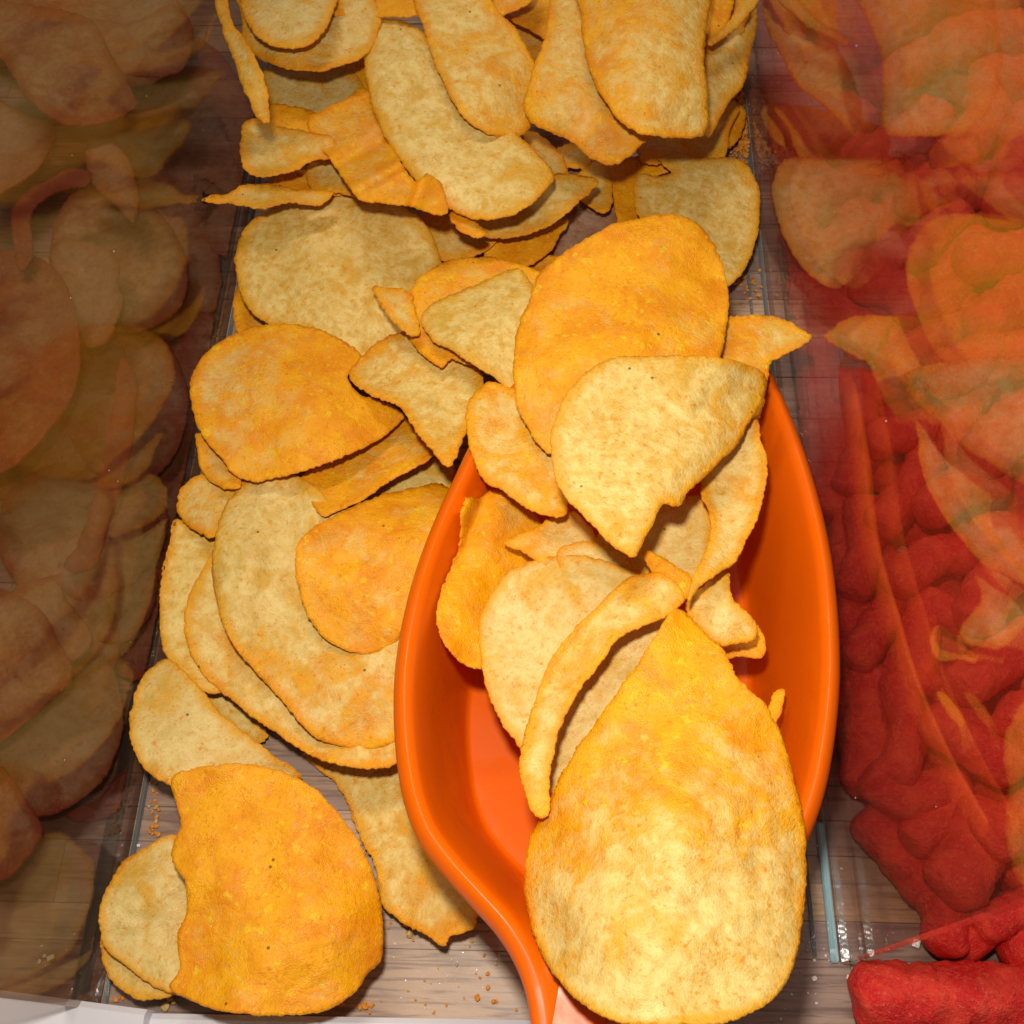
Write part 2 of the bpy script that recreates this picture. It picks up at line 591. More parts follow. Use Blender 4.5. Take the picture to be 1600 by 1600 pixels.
def bowl_depth(s):
    """0 at the floor, 1 at the rim"""
    c = 0.79
    if s < c:
        return 0.06 * (s / c) ** 2
    t = min(1.0, (s - c) / (1 - c))
    return 0.06 + 0.94 * (math.sin(t * math.pi / 2) * 0.55 + t * 0.45)


def bowl_f(s, w):
    """the neck (w = 1) rises earlier and runs flat into the handle"""
    f = bowl_depth(s)
    if w <= 0: return f
    g = min(bowl_depth(min(1.0, s * 1.45)), 0.985) if s < 0.9 else 0.985 + (s - 0.9) * 0.15
    return f + (max(f, g) - f) * w


def bowl_z(x, y):
    a = math.atan2(y - SC.y, x - SC.x)
    r = math.hypot(x - SC.x, y - SC.y)
    R = np.interp(a, _A, _R); z = np.interp(a, _A, _Z)
    s = r / R
    if s > 1: return -1
    return FLOOR + (z - FLOOR) * bowl_f(s, np.interp(a, _A, _W))


def make_scoop():
    root = empty('serving_scoop', (SC.x, SC.y, 0))
    tag(root, 'large glossy orange plastic scoop with chips heaped in its bowl', 'scoop')
    n = len(rim3)
    rings = []
    ctr = Vector((SC.x, SC.y))
    for s in [0.04, 0.12, 0.22, 0.33, 0.44, 0.54, 0.62, 0.68, 0.72, 0.75, 0.765, 0.782, 0.80, 0.82, 0.84, 0.865, 0.89, 0.915, 0.94, 0.96, 0.978]:
        ring = []
        for i, p in enumerate(rim3):
            q = ctr.lerp(Vector((p.x, p.y)), s)
            ring.append(Vector((q.x, q.y, FLOOR + (p.z - FLOOR) * bowl_f(s, rim_w[i]))))
        rings.append(ring)
    # the lip: a crest that rolls over into a sloping flange
    lip = [(-0.0032, 0.00215), (-0.0026, 0.0021), (-0.0019, 0.0017), (-0.0010, 0.0008), (-0.0002, -0.0006), (0.0, -0.0022), (-0.0004, -0.0034),
           (-0.0012, -0.0036), (-0.0018, -0.0020), (-0.0030, -0.0002)]
    for dx, dz in lip:
        rings.append([p + rim_out[i] * dx + Vector((0, 0, dz - max(0, dz - 0.0006) * 0.85 * rim_w[i])) for i, p in enumerate(rim_edge)])
    for s in (0.97, 0.93, 0.89, 0.85, 0.81, 0.78, 0.74, 0.68, 0.60, 0.4, 0.2, 0.04):
        ring = []
        for i, p in enumerate(rim3):
            q = ctr.lerp(Vector((p.x, p.y)), s)
            ring.append(Vector((q.x, q.y, FLOOR + (p.z - FLOOR) * bowl_f(s, rim_w[i]) - 0.0026)) )
        rings.append(ring)
    bm = bmesh.new()
    off = Vector((SC.x, SC.y, 0))
    V = [[bm.verts.new(p - off) for p in r] for r in rings]
    for a in range(len(V) - 1):
        for i in range(n):
            bm.faces.new((V[a][i], V[a][(i + 1) % n], V[a + 1][(i + 1) % n], V[a + 1][i]))
    bm.faces.new(V[0]); bm.faces.new(V[-1])
    bmesh.ops.recalc_face_normals(bm, faces=bm.faces)
    me = bpy.data.meshes.new('bowl'); bm.to_mesh(me); bm.free(); smooth(me)
    link('bowl', me, MAT['scoop'], root)
    # handle: a shallow channel that leaves the bowl's neck
    bm = bmesh.new()
    cs = []
    for k in range(13):
        t = k / 12
        v = 1608 + t * 620
        w = 66 + 10 * math.sin(t * 2.0)
        cz = rim_z(1620) - 2.6 - 14 * t
        c = at(901 - t * 20, v, cz)
        hw = 0.0108 + 0.0012 * t
        ring = []
        for (px, pz) in [(-1, 0.0), (-0.97, .0009), (-0.86, .0018), (-0.74, 0.0025), (-0.5, 0.0036), (-0.2, 0.0043), (0.2, 0.0043), (0.5, 0.0036), (0.74, 0.0025), (0.86, .0018), (0.97, .0009), (1, 0),
                         (0.94, -0.0035), (0.5, -0.0055), (0, -0.006), (-0.5, -0.0055), (-0.94, -0.0035)]:
            ring.append(bm.verts.new(Vector((c.x + px * hw, c.y, c.z + pz)) - off))
        cs.append(ring)
    m = len(cs[0])
    for a in range(12):
        for i in range(m):
            bm.faces.new((cs[a][i], cs[a][(i + 1) % m], cs[a + 1][(i + 1) % m], cs[a + 1][i]))
    bm.faces.new(cs[0]); bm.faces.new(cs[-1])
    bmesh.ops.recalc_face_normals(bm, faces=bm.faces)
    me = bpy.data.meshes.new('handle'); bm.to_mesh(me); bm.free(); smooth(me)
    link('handle', me, MAT['scoop'], root)


make_scoop()

# ------------------------------------------------------------------ chips
chip_no = 0


def chip(label, pts, z, g=(0, 0), bend=(), p=0.3, pg=(0, 0), rag=1.0, lane='mid', th=0.62, mat='chip', wav=1.0, group=None, folds=(), cat='chip', step=6.0, drop=()):
    """pts: outline; z: height (mm) at its middle; g: rise in mm per 100 along the two picture axes;
    bend: (angle, k) curvature; folds: (u, v, angle, width, height) soft ridges; p / pg: seasoning and its drift over the chip"""
    global chip_no
    chip_no += 1
    seed = chip_no * 13.7
    B = catmull(pts, 3.2)
    # ragged, slightly uneven rim
    nB = len(B)
    tang = np.roll(B, -1, 0) - np.roll(B, 1, 0)
    nor = np.stack([tang[:, 1], -tang[:, 0]], 1)
    nor /= np.linalg.norm(nor, axis=1)[:, None] + 1e-9
    for i in range(nB):
        q = Vector((B[i, 0] * 0.045, B[i, 1] * 0.045, seed))
        a = noise.noise(q) * 2.4 + noise.noise(q * 4.0) * 1.5 * (0.6 + rag) + noise.noise(q * 10) * 0.9 * (0.2 + 0.8 * rag) + noise.noise(q * 23) * 0.6 * (0.2 + 0.8 * rag)
        B[i] += nor[i] * a * 0.9
    u0, v0 = B.min(0); u1, v1 = B.max(0)
    gu, gv = np.meshgrid(np.arange(u0, u1, step), np.arange(v0, v1, step * 0.866))
    gu[1::2] += step / 2
    G = np.stack([gu.ravel(), gv.ravel()], 1)
    G = G[inside(G, B)]
    if len(G):
        d = np.sqrt(((G[:, None, :] - B[None, ::1, :]) ** 2).sum(2)).min(1)
        keep = d > 3.2
        G = G[keep]
    allp = [Vector((float(a), float(b))) for a, b in B] + [Vector((float(a), float(b))) for a, b in G]
    edges = [(i, (i + 1) % nB) for i in range(nB)]
    r = geometry.delaunay_2d_cdt(allp, edges, [], 1, 0.05)
    V2 = np.array([[p_.x, p_.y] for p_ in r[0]])
    faces = [tuple(f) for f in r[2]]
    used = sorted({i for f in faces for i in f})
    remap = {a: b for b, a in enumerate(used)}
    V2 = V2[used]
    faces = [tuple(remap[i] for i in f) for f in faces]
    cu, cv = B.mean(0)
    ext = max(u1 - u0, v1 - v0)
    dB = np.sqrt(((V2[:, None, :] - B[None, :, :]) ** 2).sum(2)).min(1)
    du, dv = V2[:, 0] - cu, V2[:, 1] - cv
    Z = z + g[0] * du / 100 + g[1] * dv / 100
    for phi, k in bend:
        c_, s_ = math.cos(math.radians(phi)), math.sin(math.radians(phi))
        t = (du * c_ + dv * s_) / 100
        Z = Z + k * t * t
    for (fu, fv, phi, k) in drop:
        c_, s_ = math.cos(math.radians(phi)), math.sin(math.radians(phi))
        t = np.maximum(0, ((V2[:, 0] - fu) * c_ + (V2[:, 1] - fv) * s_) / 100)
        Z = Z - k * t ** 1.5
    for (fu, fv, phi, wd, hh) in folds:
        c_, s_ = math.cos(math.radians(phi)), math.sin(math.radians(phi))
        t = ((V2[:, 0] - fu) * c_ + (V2[:, 1] - fv) * s_) / wd
        Z = Z + hh * np.exp(-t * t)
    nz = np.array([noise.noise(Vector((a * 0.009, b * 0.009, seed))) * 2.6 * wav
                   + noise.noise(Vector((a * 0.026, b * 0.026, seed + 9))) * 0.50 * wav
                   + noise.noise(Vector((a * 0.07, b * 0.07, seed + 3))) * 0.15
                   + noise.noise(Vector((a * 0.16, b * 0.16, seed + 5))) * 0.09 for a, b in V2])
    wa = (seed * 1.7) % math.pi
    ca, sa = math.cos(wa), math.sin(wa)
    nz = nz + np.array([(1 - abs(noise.noise(Vector(((a * ca + b * sa) * 0.032, (b * ca - a * sa) * 0.010, seed + 2)))) * 3.2) * 0.14 * wav for a, b in V2])
    Z = Z + nz
    Z = Z + 0.20 * np.exp(-dB / 9.0)                     # rim fried slightly upward
    if lane == 'mid':
        zl = np.array([max(zwall(a, b, XL + 0.0010), zwall(a, b, XR - 0.0010)) for a, b in V2])
        # only the wall on the chip's own side of the ray matters
        zl = np.where(zl > 200, -999, zl)
        viol = (zl - Z)
        mx = viol.max()
        if mx > 2.0:
            Z = Z + (mx - 2.0)
            print('LIFT %.1f' % (mx - 2.0), label[:60])
        Z = np.maximum(Z, zl)
        Z = np.maximum(Z, 1.6)
    elif lane == 'scoop':
        zl = np.array([zwall(a, b, XR - 0.0010) for a, b in V2])
        Z = np.maximum(Z, np.where(zl > 200, -999, zl))
        for it in range(4):
            for i, (a, b) in enumerate(V2):
                w = at(a, b, Z[i])
                bz = bowl_z(w.x, w.y)
                if bz > 0: Z[i] = max(Z[i], bz * 1000 + 1.5)
    elif lane == 'left':
        zl = np.array([zwall(a, b, XL - WALL_T - 0.002) for a, b in V2])
        mx = (Z - zl).max()
        if mx > 0: Z = Z - mx
        Z = np.maximum(Z, 1.5)
    W3 = [at(a, b, zz) for (a, b), zz in zip(V2, Z)]
    if lane == 'left':
        for w in W3: w.x = min(w.x, XL - WALL_T - 0.0012 - 0.0006 * random.random())
    cen = sum(W3, Vector()) / len(W3)
    cen.z = min(w.z for w in W3)
    W3 = [w - cen for w in W3]
    # normals of the upper face
    nrm = [Vector() for _ in W3]
    up = []
    for f in faces:
        a, b, c = (W3[i] for i in f[:3])
        nn = (b - a).cross(c - a)
        if nn.z < 0:
            nn = -nn; f = f[::-1]
        up.append(f)
        for i in f: nrm[i] += nn
    nrm = [n_.normalized() for n_ in nrm]
    # boundary loop from faces
    cnt = {}
    for f in up:
        for i in range(len(f)):
            cnt[(f[i], f[(i + 1) % len(f)])] = 1
    bound = [(a, b) for (a, b) in cnt if (b, a) not in cnt]
    bset = {a for a, b in bound} | {b for a, b in bound}
    N = len(W3)
    thm = th / 1000
    taper = 1 - 0.30 * np.exp(-dB / 2.5)
    verts = [tuple(W3[i] + nrm[i] * thm * 0.5 * taper[i]) for i in range(N)]
    verts += [tuple(W3[i] - nrm[i] * thm * 0.5 * taper[i]) for i in range(N)]
    F_ = list(up) + [tuple(i + N for i in f[::-1]) for f in up]
    # bulged rim strip
    mids = {}
    for i in bset:
        mids[i] = len(verts)
        verts.append(None)
    outd = {i: Vector() for i in bset}
    for a, b in bound:
        e = W3[b] - W3[a]
        o_ = e.cross(nrm[a])
        if o_.length > 0:
            o_.normalize()
        outd[a] += o_; outd[b] += o_
    for i in bset:
        verts[mids[i]] = tuple(W3[i] + outd[i].normalized() * thm * 0.16)
    for a, b in bound:
        F_.append((b, a, mids[a], mids[b]))
        F_.append((mids[b], mids[a], a + N, b + N))
    me = bpy.data.meshes.new('potato_chip')
    me.from_pydata(verts, [], F_)
    me.update()
    ns = 2 * len(up)
    me.polygons.foreach_set('use_smooth', [i < ns for i in range(len(me.polygons))])
    e_ = np.clip(dB / 22.0, 0, 1)
    pwd = p + pg[0] * du / (ext / 2) + pg[1] * dv / (ext / 2)
    nn_ = len(verts)
    ea = np.zeros(nn_); pa = np.zeros(nn_)
    ea[:N] = e_; ea[N:2 * N] = e_
    pa[:N] = pwd; pa[N:2 * N] = pwd * 0.8
    for i in bset: pa[mids[i]] = pwd[i]
    at1 = me.attributes.new('edge', 'FLOAT', 'POINT'); at1.data.foreach_set('value', ea.astype(np.float32))
    at2 = me.attributes.new('powder', 'FLOAT', 'POINT'); at2.data.foreach_set('value', pa.astype(np.float32))
    o = link('potato_chip', me, MAT[mat], None, cen)
    tag(o, label, cat, group)
    return o


GM = 'cheese chips heaped in the middle lane'
GS = 'cheese chips in the scoop'
GL = 'dark paprika chips behind the left divider'


def mid(label, pts, z, **k): return chip(label, pts, z, group=GM, **k)
def sc(label, pts, z, **k): return chip(label, pts, z, group=GS, lane='scoop', **k)
def lf(label, pts, z, **k): return chip(label, pts, z, group=GL, lane='left', mat='bbq', **k)

# --- lowest layer of the middle lane
mid('brown shaded chip lying on the board in the dark gap below the top heap', [(845, 215), (900, 222), (958, 250), (960, 300), (930, 330), (880, 300), (850, 260)], 4, p=0.0, mat='bbq')  # paprika material on a cheese chip: the gap's shade put into its colour
mid('dull chip deep under the pale oval chip, right of the dark gap', [(870, 345), (905, 305), (950, 290), (975, 340), (960, 390), (900, 410), (860, 405)], 6, p=0.1, mat='bbq')  # shade painted in here too by the darker paprika material
mid('flat ochre chip under the rolled chip, near the crumbs by the right divider', [(985, 205), (1060, 180), (1150, 165), (1140, 205), (1128, 248), (1062, 252), (1005, 246)], 12, p=0.5)
mid('narrow orange chip standing up left of the notched pale chip', [(950, 262), (1000, 244), (1048, 262), (1010, 290), (1000, 345), (968, 350), (957, 305)], 10, p=1.1)
mid('pale chip with a notched top edge leaning at the right divider', [(991, 302), (998, 274), (1030, 275), (1050, 271), (1038, 260), (1029, 246), (1062, 240), (1094, 247), (1130, 246), (1162, 254), (1180, 280), (1187, 315), (1184, 359), (1170, 406), (1150, 437), (1125, 452), (1090, 430), (1040, 370), (995, 335)], 14, g=(-2, 0), p=-0.05, pg=(0.0, -0.1))
mid('ochre chip edge between the large pale chip and the long oval chip', [(655, 338), (700, 338), (740, 350), (775, 376), (750, 396), (712, 408), (680, 402), (665, 370)], 17, p=0.5)
mid('orange chip below the pale sliver under the long oval chip', [(765, 378), (820, 358), (885, 342), (876, 368), (852, 400), (822, 418), (788, 424), (758, 412)], 14, p=1.0)
mid('orange brown sliver just above the large orange chip', [(800, 412), (840, 400), (880, 405), (870, 430), (835, 445), (805, 440)], 12, p=0.8)
mid('pale yellow chip tucked under the lower end of the long oval chip', [(722, 352), (760, 320), (800, 300), (845, 280), (872, 271), (910, 274), (934, 282), (922, 300), (886, 332), (858, 352), (815, 369), (770, 372), (740, 366)], 25, g=(2, 0), p=0.2)
mid('long ragged pale chip leading under the lower left of the scoop', [(472, 1168), (500, 1203), (527, 1226), (545, 1260), (562, 1307), (588, 1358), (597, 1412), (632, 1444), (668, 1462), (694, 1477), (705, 1462), (728, 1456), (742, 1448), (745, 1420), (720, 1350), (690, 1250), (640, 1180), (560, 1150)], 4, g=(2, 3), p=0.22, pg=(0.25, 0.1), rag=1.7, wav=.8)
mid('small ragged broken piece at the pale folded chip, lower left of the stack', [(316, 1080), (345, 1070), (380, 1092), (405, 1125), (418, 1149), (399, 1163), (369, 1147), (340, 1120)], 5, p=0.1, rag=1.6)
mid('pale speckled chip glimpsed between the folded strip and the scoop rim', [(570, 782), (608, 752), (650, 728), (694, 716), (712, 735), (700, 770), (660, 800), (600, 815)], 7, p=-0.05)
mid('orange chip bit under the lower left of the large pale chip', [(370, 450), (400, 440), (440, 480), (430, 520), (395, 530), (368, 512)], 12, p=1.0)
mid('chip standing on edge under the orange pointed chip, next to the left divider', [(308, 678), (345, 700), (372, 735), (375, 760), (350, 764), (322, 745), (310, 715)], 20, p=0.6)
mid('pale narrow chip at the left divider, left of the ruffled stack', [(273, 812), (302, 822), (345, 840), (350, 900), (330, 1000), (352, 1072), (326, 1083), (292, 1061), (259, 1024), (249, 965), (255, 890), (265, 845)], 9, g=(-2, 0), p=0.0, wav=.6)
mid('folded ochre strip between the orange pointed chip and the scoop', [(466, 752), (500, 725), (555, 700), (600, 672), (632, 652), (660, 685), (682, 708), (645, 732), (609, 752), (562, 783), (531, 796), (505, 806), (485, 782)], 17, g=(2, 8), p=0.75)
mid('yellowish broad chip under the stack, its rim showing at lower left', [(318, 890), (298, 925), (289, 965), (294, 1010), (322, 1058), (370, 1100), (435, 1148), (500, 1186), (560, 1200), (612, 1196), (640, 1160), (620, 1000), (500, 850), (400, 800), (340, 850)], 14, g=(0, 0), p=0.30, bend=((40, 0.6),))
mid('crumpled pale chip with orange dust, wedged at the left of the ruffled chip', [(277, 792), (283, 765), (300, 748), (330, 738), (362, 738), (388, 752), (372, 785), (350, 820), (332, 840), (305, 828), (286, 812)], 18, p=0.35, rag=1.6, wav=1.6)
mid('large ruffled pale chip with an orange blush in the lower left stack', [(384, 753), (352, 792), (337, 840), (331, 890), (343, 960), (366, 1010), (410, 1060), (452, 1108), (480, 1142), (505, 1158), (545, 1169), (590, 1168), (622, 1150), (635, 1050), (640, 900), (590, 820), (520, 790), (498, 765), (465, 745), (425, 742)], 19, p=0.10, pg=(0.1, 0.45), folds=((400, 830, 10, 26, 2.6), (360, 850, 8, 20, 1.5)), wav=1.4, drop=((520, 1080, 70, 4),))
mid('golden orange chip partly under the left rim of the scoop', [(462, 862), (474, 838), (500, 818), (540, 798), (590, 776), (640, 764), (690, 757), (705, 775), (690, 840), (650, 940), (622, 1000), (604, 1014), (570, 1021), (535, 1014), (505, 995), (478, 955), (465, 910)], 25, g=(-1.0, 0), p=0.85, pg=(0, -0.1), wav=1.2, bend=((90, -3.2),), drop=((600, 830, -70, 5),))
mid('pale chip with a ragged left edge pointing at the left rim of the scoop', [(547, 582), (562, 560), (590, 535), (640, 515), (705, 530), (745, 570), (756, 610), (738, 650), (722, 690), (702, 730), (680, 710), (656, 681), (625, 637), (590, 622), (555, 602)], 27, g=(1, 4), p=0.25, rag=1.6)
mid('yellow chip edge curving round behind the small greyish chip', [(745, 402), (790, 408), (850, 430), (860, 480), (800, 540), (745, 570), (705, 560), (690, 574), (662, 556), (642, 532), (632, 500), (640, 458), (660, 430), (700, 408)], 29, p=0.85)
mid('tapered orange chip with pale left end, beside the left divider', [(297, 612), (302, 580), (322, 553), (350, 531), (387, 513), (425, 507), (484, 511), (531, 530), (561, 553), (563, 570), (545, 582), (549, 603), (567, 619), (595, 626), (620, 638), (629, 652), (595, 684), (548, 707), (500, 728), (450, 743), (400, 751), (366, 741), (345, 715), (320, 688), (303, 650)], 27, g=(0.5, 0), p=0.95, pg=(0.42, 0.1), bend=((90, -1.6),), drop=((430, 620, -10, 3.5),))
mid('large round pale speckled chip under the top heap, near the left divider', [(430, 322), (470, 303), (520, 300), (585, 305), (632, 325), (665, 352), (682, 385), (692, 430), (695, 500), (690, 560), (640, 600), (585, 600), (540, 560), (480, 525), (430, 510), (395, 490), (375, 455), (368, 400), (388, 352)], 24, g=(0, -2), p=0.02, pg=(-0.08, 0.1), bend=((0, -0.8),), drop=((560, 430, 30, 2.5),))
mid('thin pale chip seen on edge, its tip pointing at the left divider', [(317, 313), (335, 306), (353, 304), (372, 294), (391, 289), (425, 289), (475, 297), (520, 300), (500, 320), (450, 318), (406, 326), (375, 320), (345, 318)], 36, g=(-3, 0), p=0.2)
mid('small greyish pale chip pointing into the large orange chip', [(659, 502), (668, 481), (692, 466), (725, 452), (760, 438), (800, 420), (812, 419), (834, 448), (850, 500), (835, 560), (803, 613), (780, 596), (745, 573), (705, 548), (675, 532)], 35, g=(1, 3), p=-0.25, bend=((40, -1.2),))
mid('tiny ochre chip flake bridging the dark gap below the top heap', [(868, 232), (905, 226), (930, 240), (915, 262), (880, 262), (862, 248)], 9, p=0.4, rag=1.5)
mid('brownish chip fragment in the dark gap beside the narrow orange chip', [(905, 268), (945, 255), (958, 290), (950, 330), (920, 322), (898, 295)], 12, g=(3, 3), p=0.35, rag=1.5)
mid('small orange fragment showing over the notched pale chip', [(1000, 236), (1035, 228), (1060, 240), (1030, 256), (1005, 254)], 14, p=0.9)
mid('deep yellow chip filling the gap behind the orange strip at the top', [(760, -40), (900, -50), (905, 30), (880, 100), (840, 110), (800, 70)], 30, p=0.6)
mid('chip in the gap behind the upright orange chip, top right of the heap', [(1080, -60), (1178, -50), (1172, 20), (1150, 60), (1100, 80)], 24, p=0.7)
mid('curled ochre fragment just below the crumpled chip tip', [(700, 338), (716, 330), (742, 346), (760, 362), (748, 372), (722, 362)], 36, g=(0, 4), p=0.5, rag=1.5)
mid('dull broken chip piece under the long oval chip, left of the dark gap', [(820, 205), (850, 215), (880, 245), (885, 280), (855, 290), (830, 250)], 18, p=0.3, rag=1.5)
mid('orange broken chip at the foot of the heap beside the dusty crumbs', [(1118, 175), (1145, 160), (1164, 175), (1160, 205), (1140, 232), (1120, 225)], 9, p=1.1, rag=1.8)
mid('small pale flake lying on the round pale speckled chip, right side', [(583, 452), (606, 450), (640, 456), (650, 490), (655, 520), (640, 524), (612, 500)], 33, g=(0, 1), p=0.35, rag=1.2)
# --- top heap
mid('pale chip at the top left half hidden below two stacked chips', [(412, 112), (445, 104), (490, 102), (545, 108), (570, 140), (545, 180), (500, 200), (452, 204), (428, 175), (415, 145)], 30, p=0.1)
mid('orange patch of a chip behind the small curled chip, top left', [(420, 165), (450, 165), (500, 180), (500, 215), (460, 215), (425, 200)], 36, p=1.1)
mid('small pale curled chip with a rounded end, close to the left divider', [(380, 194), (376, 215), (376, 240), (384, 266), (400, 276), (430, 274), (462, 266), (490, 252), (530, 245), (520, 215), (470, 205), (430, 195), (402, 187)], 40, g=(-2, 3), p=0.25, folds=((440, 232, 75, 18, 2.0),))
mid('orange sliver of chip below the small curled chip', [(420, 285), (450, 268), (500, 262), (545, 270), (560, 300), (500, 305), (440, 300)], 28, p=0.8)
mid('pale end of a chip behind the crumpled ochre chip', [(480, 262), (530, 240), (560, 270), (565, 305), (530, 302), (490, 298)], 32, p=0.15)
mid('orange underside between the crumpled chip and the long oval chip', [(540, 100), (590, 85), (600, 140), (590, 170), (555, 150)], 30, p=1.2)
mid('crumpled ochre chip with a small folded tip', [(481, 188), (510, 170), (540, 155), (569, 137), (600, 170), (612, 225), (637, 272), (652, 283), (669, 272), (688, 287), (696, 308), (700, 331), (678, 337), (645, 323), (600, 318), (564, 312), (538, 283), (519, 252), (490, 216)], 43, g=(1, 2), p=0.72, wav=2.0, folds=((585, 225, 60, 12, -3.0), (600, 270, 60, 12, 3.0), (655, 300, 20, 12, -2.5)))
mid('long oval pale chip slanting through the middle of the top heap', [(592, 34), (575, 62), (570, 95), (574, 135), (588, 185), (612, 232), (640, 270), (668, 300), (700, 325), (742, 343), (790, 340), (830, 318), (852, 298), (866, 277), (852, 254), (832, 232), (800, 200), (745, 130), (700, 80), (668, 54), (640, 38), (615, 30)], 44, g=(0, -2), p=0.02, pg=(0.0, 0.12), bend=((-35, -4.5),))
mid('long pale chip at the top left, under the smaller round chip', [(368, -20), (376, 20), (381, 62), (400, 87), (432, 103), (487, 111), (531, 104), (572, 84), (592, 50), (590, 10), (560, -30), (460, -50)], 49, g=(0, -3), p=0.28, bend=((0, -1.5),))
mid('orange chip edge at the top of the photo, left of centre', [(518, -40), (516, 18), (550, 25), (600, 25), (645, 26), (665, 10), (660, -40), (590, -60)], 50, p=1.0)
mid('smooth pale round chip, topmost of the stack at the upper left', [(372, -40), (376, 5), (392, 45), (415, 66), (445, 75), (482, 70), (506, 48), (521, 20), (528, -20), (500, -60), (430, -70)], 56, g=(0, -2), p=0.20, bend=((0, -2.0), (90, -1.5)))
mid('narrow curled chip standing against the left divider at the very top', [(334, -20), (340, 20), (352, 58), (365, 92), (377, 128), (390, 160), (403, 184), (420, 190), (418, 150), (408, 112), (391, 75), (370, 48), (356, 10), (350, -20)], 60, g=(6, 0), p=0.1)
mid('orange strip of chip in the gap at the top, right of centre', [(770, -40), (780, 5), (800, 32), (830, 48), (868, 66), (880, 20), (870, -40)], 40, p=1.0)
mid('yellow chip corner at the top edge above the orange strip', [(735, -50), (745, 5), (775, 25), (800, 18), (832, 0), (845, -40), (790, -70)], 50, g=(0, -2), p=0.6)
mid('dusty orange and pale chip with a rounded lower end, upper centre', [(640, -50), (648, 5), (662, 45), (676, 90), (692, 128), (712, 165), (742, 198), (780, 214), (815, 211), (834, 190), (842, 150), (836, 102), (820, 70), (800, 38), (772, 10), (748, -50)], 51, g=(0, -3), p=0.42, pg=(0.2, -0.1), bend=((0, -3.0),), drop=((760, 130, 60, 5),))
mid('orange chip upright in the corner between the rolled chip and the right divider', [(1095, -50), (1100, 20), (1104, 70), (1126, 62), (1142, 20), (1150, -50)], 40, g=(-5, 0), p=0.95)
mid('tall tan chip leaning flat against the right divider', [(1108, 60), (1140, 30), (1178, 0), (1182, 40), (1170, 95), (1162, 130), (1140, 160), (1122, 190), (1105, 215), (1090, 180), (1092, 110)], 34, g=(-9, 0), p=0.30)
mid('broad yellow dusted chip with a chipped left side, top heap', [(868, -40), (858, 20), (852, 55), (846, 78), (838, 95), (826, 130), (818, 170), (838, 196), (872, 210), (900, 226), (925, 248), (948, 259), (970, 254), (990, 238), (1010, 218), (1060, 180), (1080, 60), (1050, -40)], 54, g=(0, -3), p=0.55, pg=(0.15, 0.1), rag=1.4, bend=((0, -2.0), (90, -1.2)), drop=((900, 170, 90, 6),))
mid('large rolled chip with vertical curl at the top right of the heap', [(905, -50), (908, 30), (915, 85), (932, 135), (960, 180), (985, 202), (1015, 212), (1055, 215), (1096, 213), (1106, 195), (1106, 150), (1100, 100), (1102, 50), (1112, 0), (1110, -50)], 63, g=(-1, -2), p=0.48, pg=(-0.3, -0.15), bend=((0, -5.5), (90, -2.2)), wav=.7)
mid('thin pale chip edge crossing in front of the tan chip at the right divider', [(1106, 66), (1112, 71), (1135, 56), (1160, 34), (1184, 2), (1186, -30), (1170, -30), (1160, 0), (1138, 34)], 44, g=(-6, 0), p=0.15)
# --- lower left corner
mid('lower of two pale chips under the big orange chip, bottom left', [(158, 1470), (165, 1513), (185, 1543), (224, 1563), (277, 1553), (330, 1540), (330, 1440), (240, 1400), (175, 1430)], 7, g=(-1, 1), p=0.05)
mid('round pale chip under the left edge of the big orange chip, bottom left', [(268, 1305), (229, 1323), (194, 1346), (170, 1384), (155, 1430), (162, 1476), (192, 1504), (229, 1534), (270, 1552), (330, 1560), (360, 1450), (340, 1330)], 11, g=(-1.5, 0), p=0.02, bend=((0, 0.8),), folds=((225, 1400, 60, 40, 1.6),))
mid('pale teardrop chip with an orange rim, above the big orange chip', [(202, 1146), (205, 1110), (215, 1075), (231, 1050), (259, 1029), (290, 1050), (318, 1082), (350, 1118), (395, 1155), (432, 1184), (470, 1212), (440, 1240), (350, 1250), (268, 1228), (233, 1207), (212, 1180)], 16, g=(-3, -1), p=-0.05, bend=((50, -3.5),))
mid('big flat bright orange chip with a ragged left edge, bottom left corner', [(272, 1245), (270, 1214), (303, 1201), (369, 1194), (430, 1202), (476, 1224), (513, 1253), (545, 1293), (570, 1336), (590, 1386), (598, 1445), (594, 1500), (572, 1524), (560, 1543), (522, 1573), (465, 1585), (395, 1585), (334, 1577), (294, 1560), (266, 1542), (282, 1512), (277, 1464), (293, 1420), (289, 1377), (268, 1337), (282, 1285)], 24, g=(0, -0.5), p=1.05, pg=(0.0, -0.1), bend=((0, -1.0), (90, 0.4)), wav=1.1, folds=((440, 1440, 20, 60, 1.6), (520, 1300, -40, 40, -1.4)), drop=((530, 1420, 20, 6),))
# --- heaped on the scoop
sc('orange ragged strip of chip lying on the left side of the scoop', [(722, 780), (750, 779), (771, 765), (809, 780), (835, 803), (845, 826), (830, 860), (835, 880), (800, 905), (775, 940), (756, 985), (757, 1030), (748, 1047), (716, 1030), (692, 1002), (682, 962), (694, 912), (712, 870), (721, 830)], 39, p=0.95, pg=(-0.1, 0.1), folds=((740, 900, 20, 26, 2.5),), wav=1.3, g=(-7, 1))
sc('small dull ochre chip showing between the ragged strip and the large pale chip', [(788, 848), (830, 828), (876, 802), (900, 802), (934, 844), (930, 880), (880, 885), (840, 876), (815, 862)], 43, p=0.35)
sc('pale dusted chip behind, in the middle of the scoop', [(1095, 775), (1055, 782), (1000, 800), (940, 830), (930, 870), (970, 910), (1010, 940), (1060, 945), (1098, 905), (1113, 846), (1112, 806)], 43, g=(1, 0), p=0.25)
sc('pale chip with curved rim just behind the large pale chip in the scoop', [(870, 868), (892, 850), (925, 847), (966, 860), (985, 885), (970, 925), (900, 930)], 44, p=0.1)
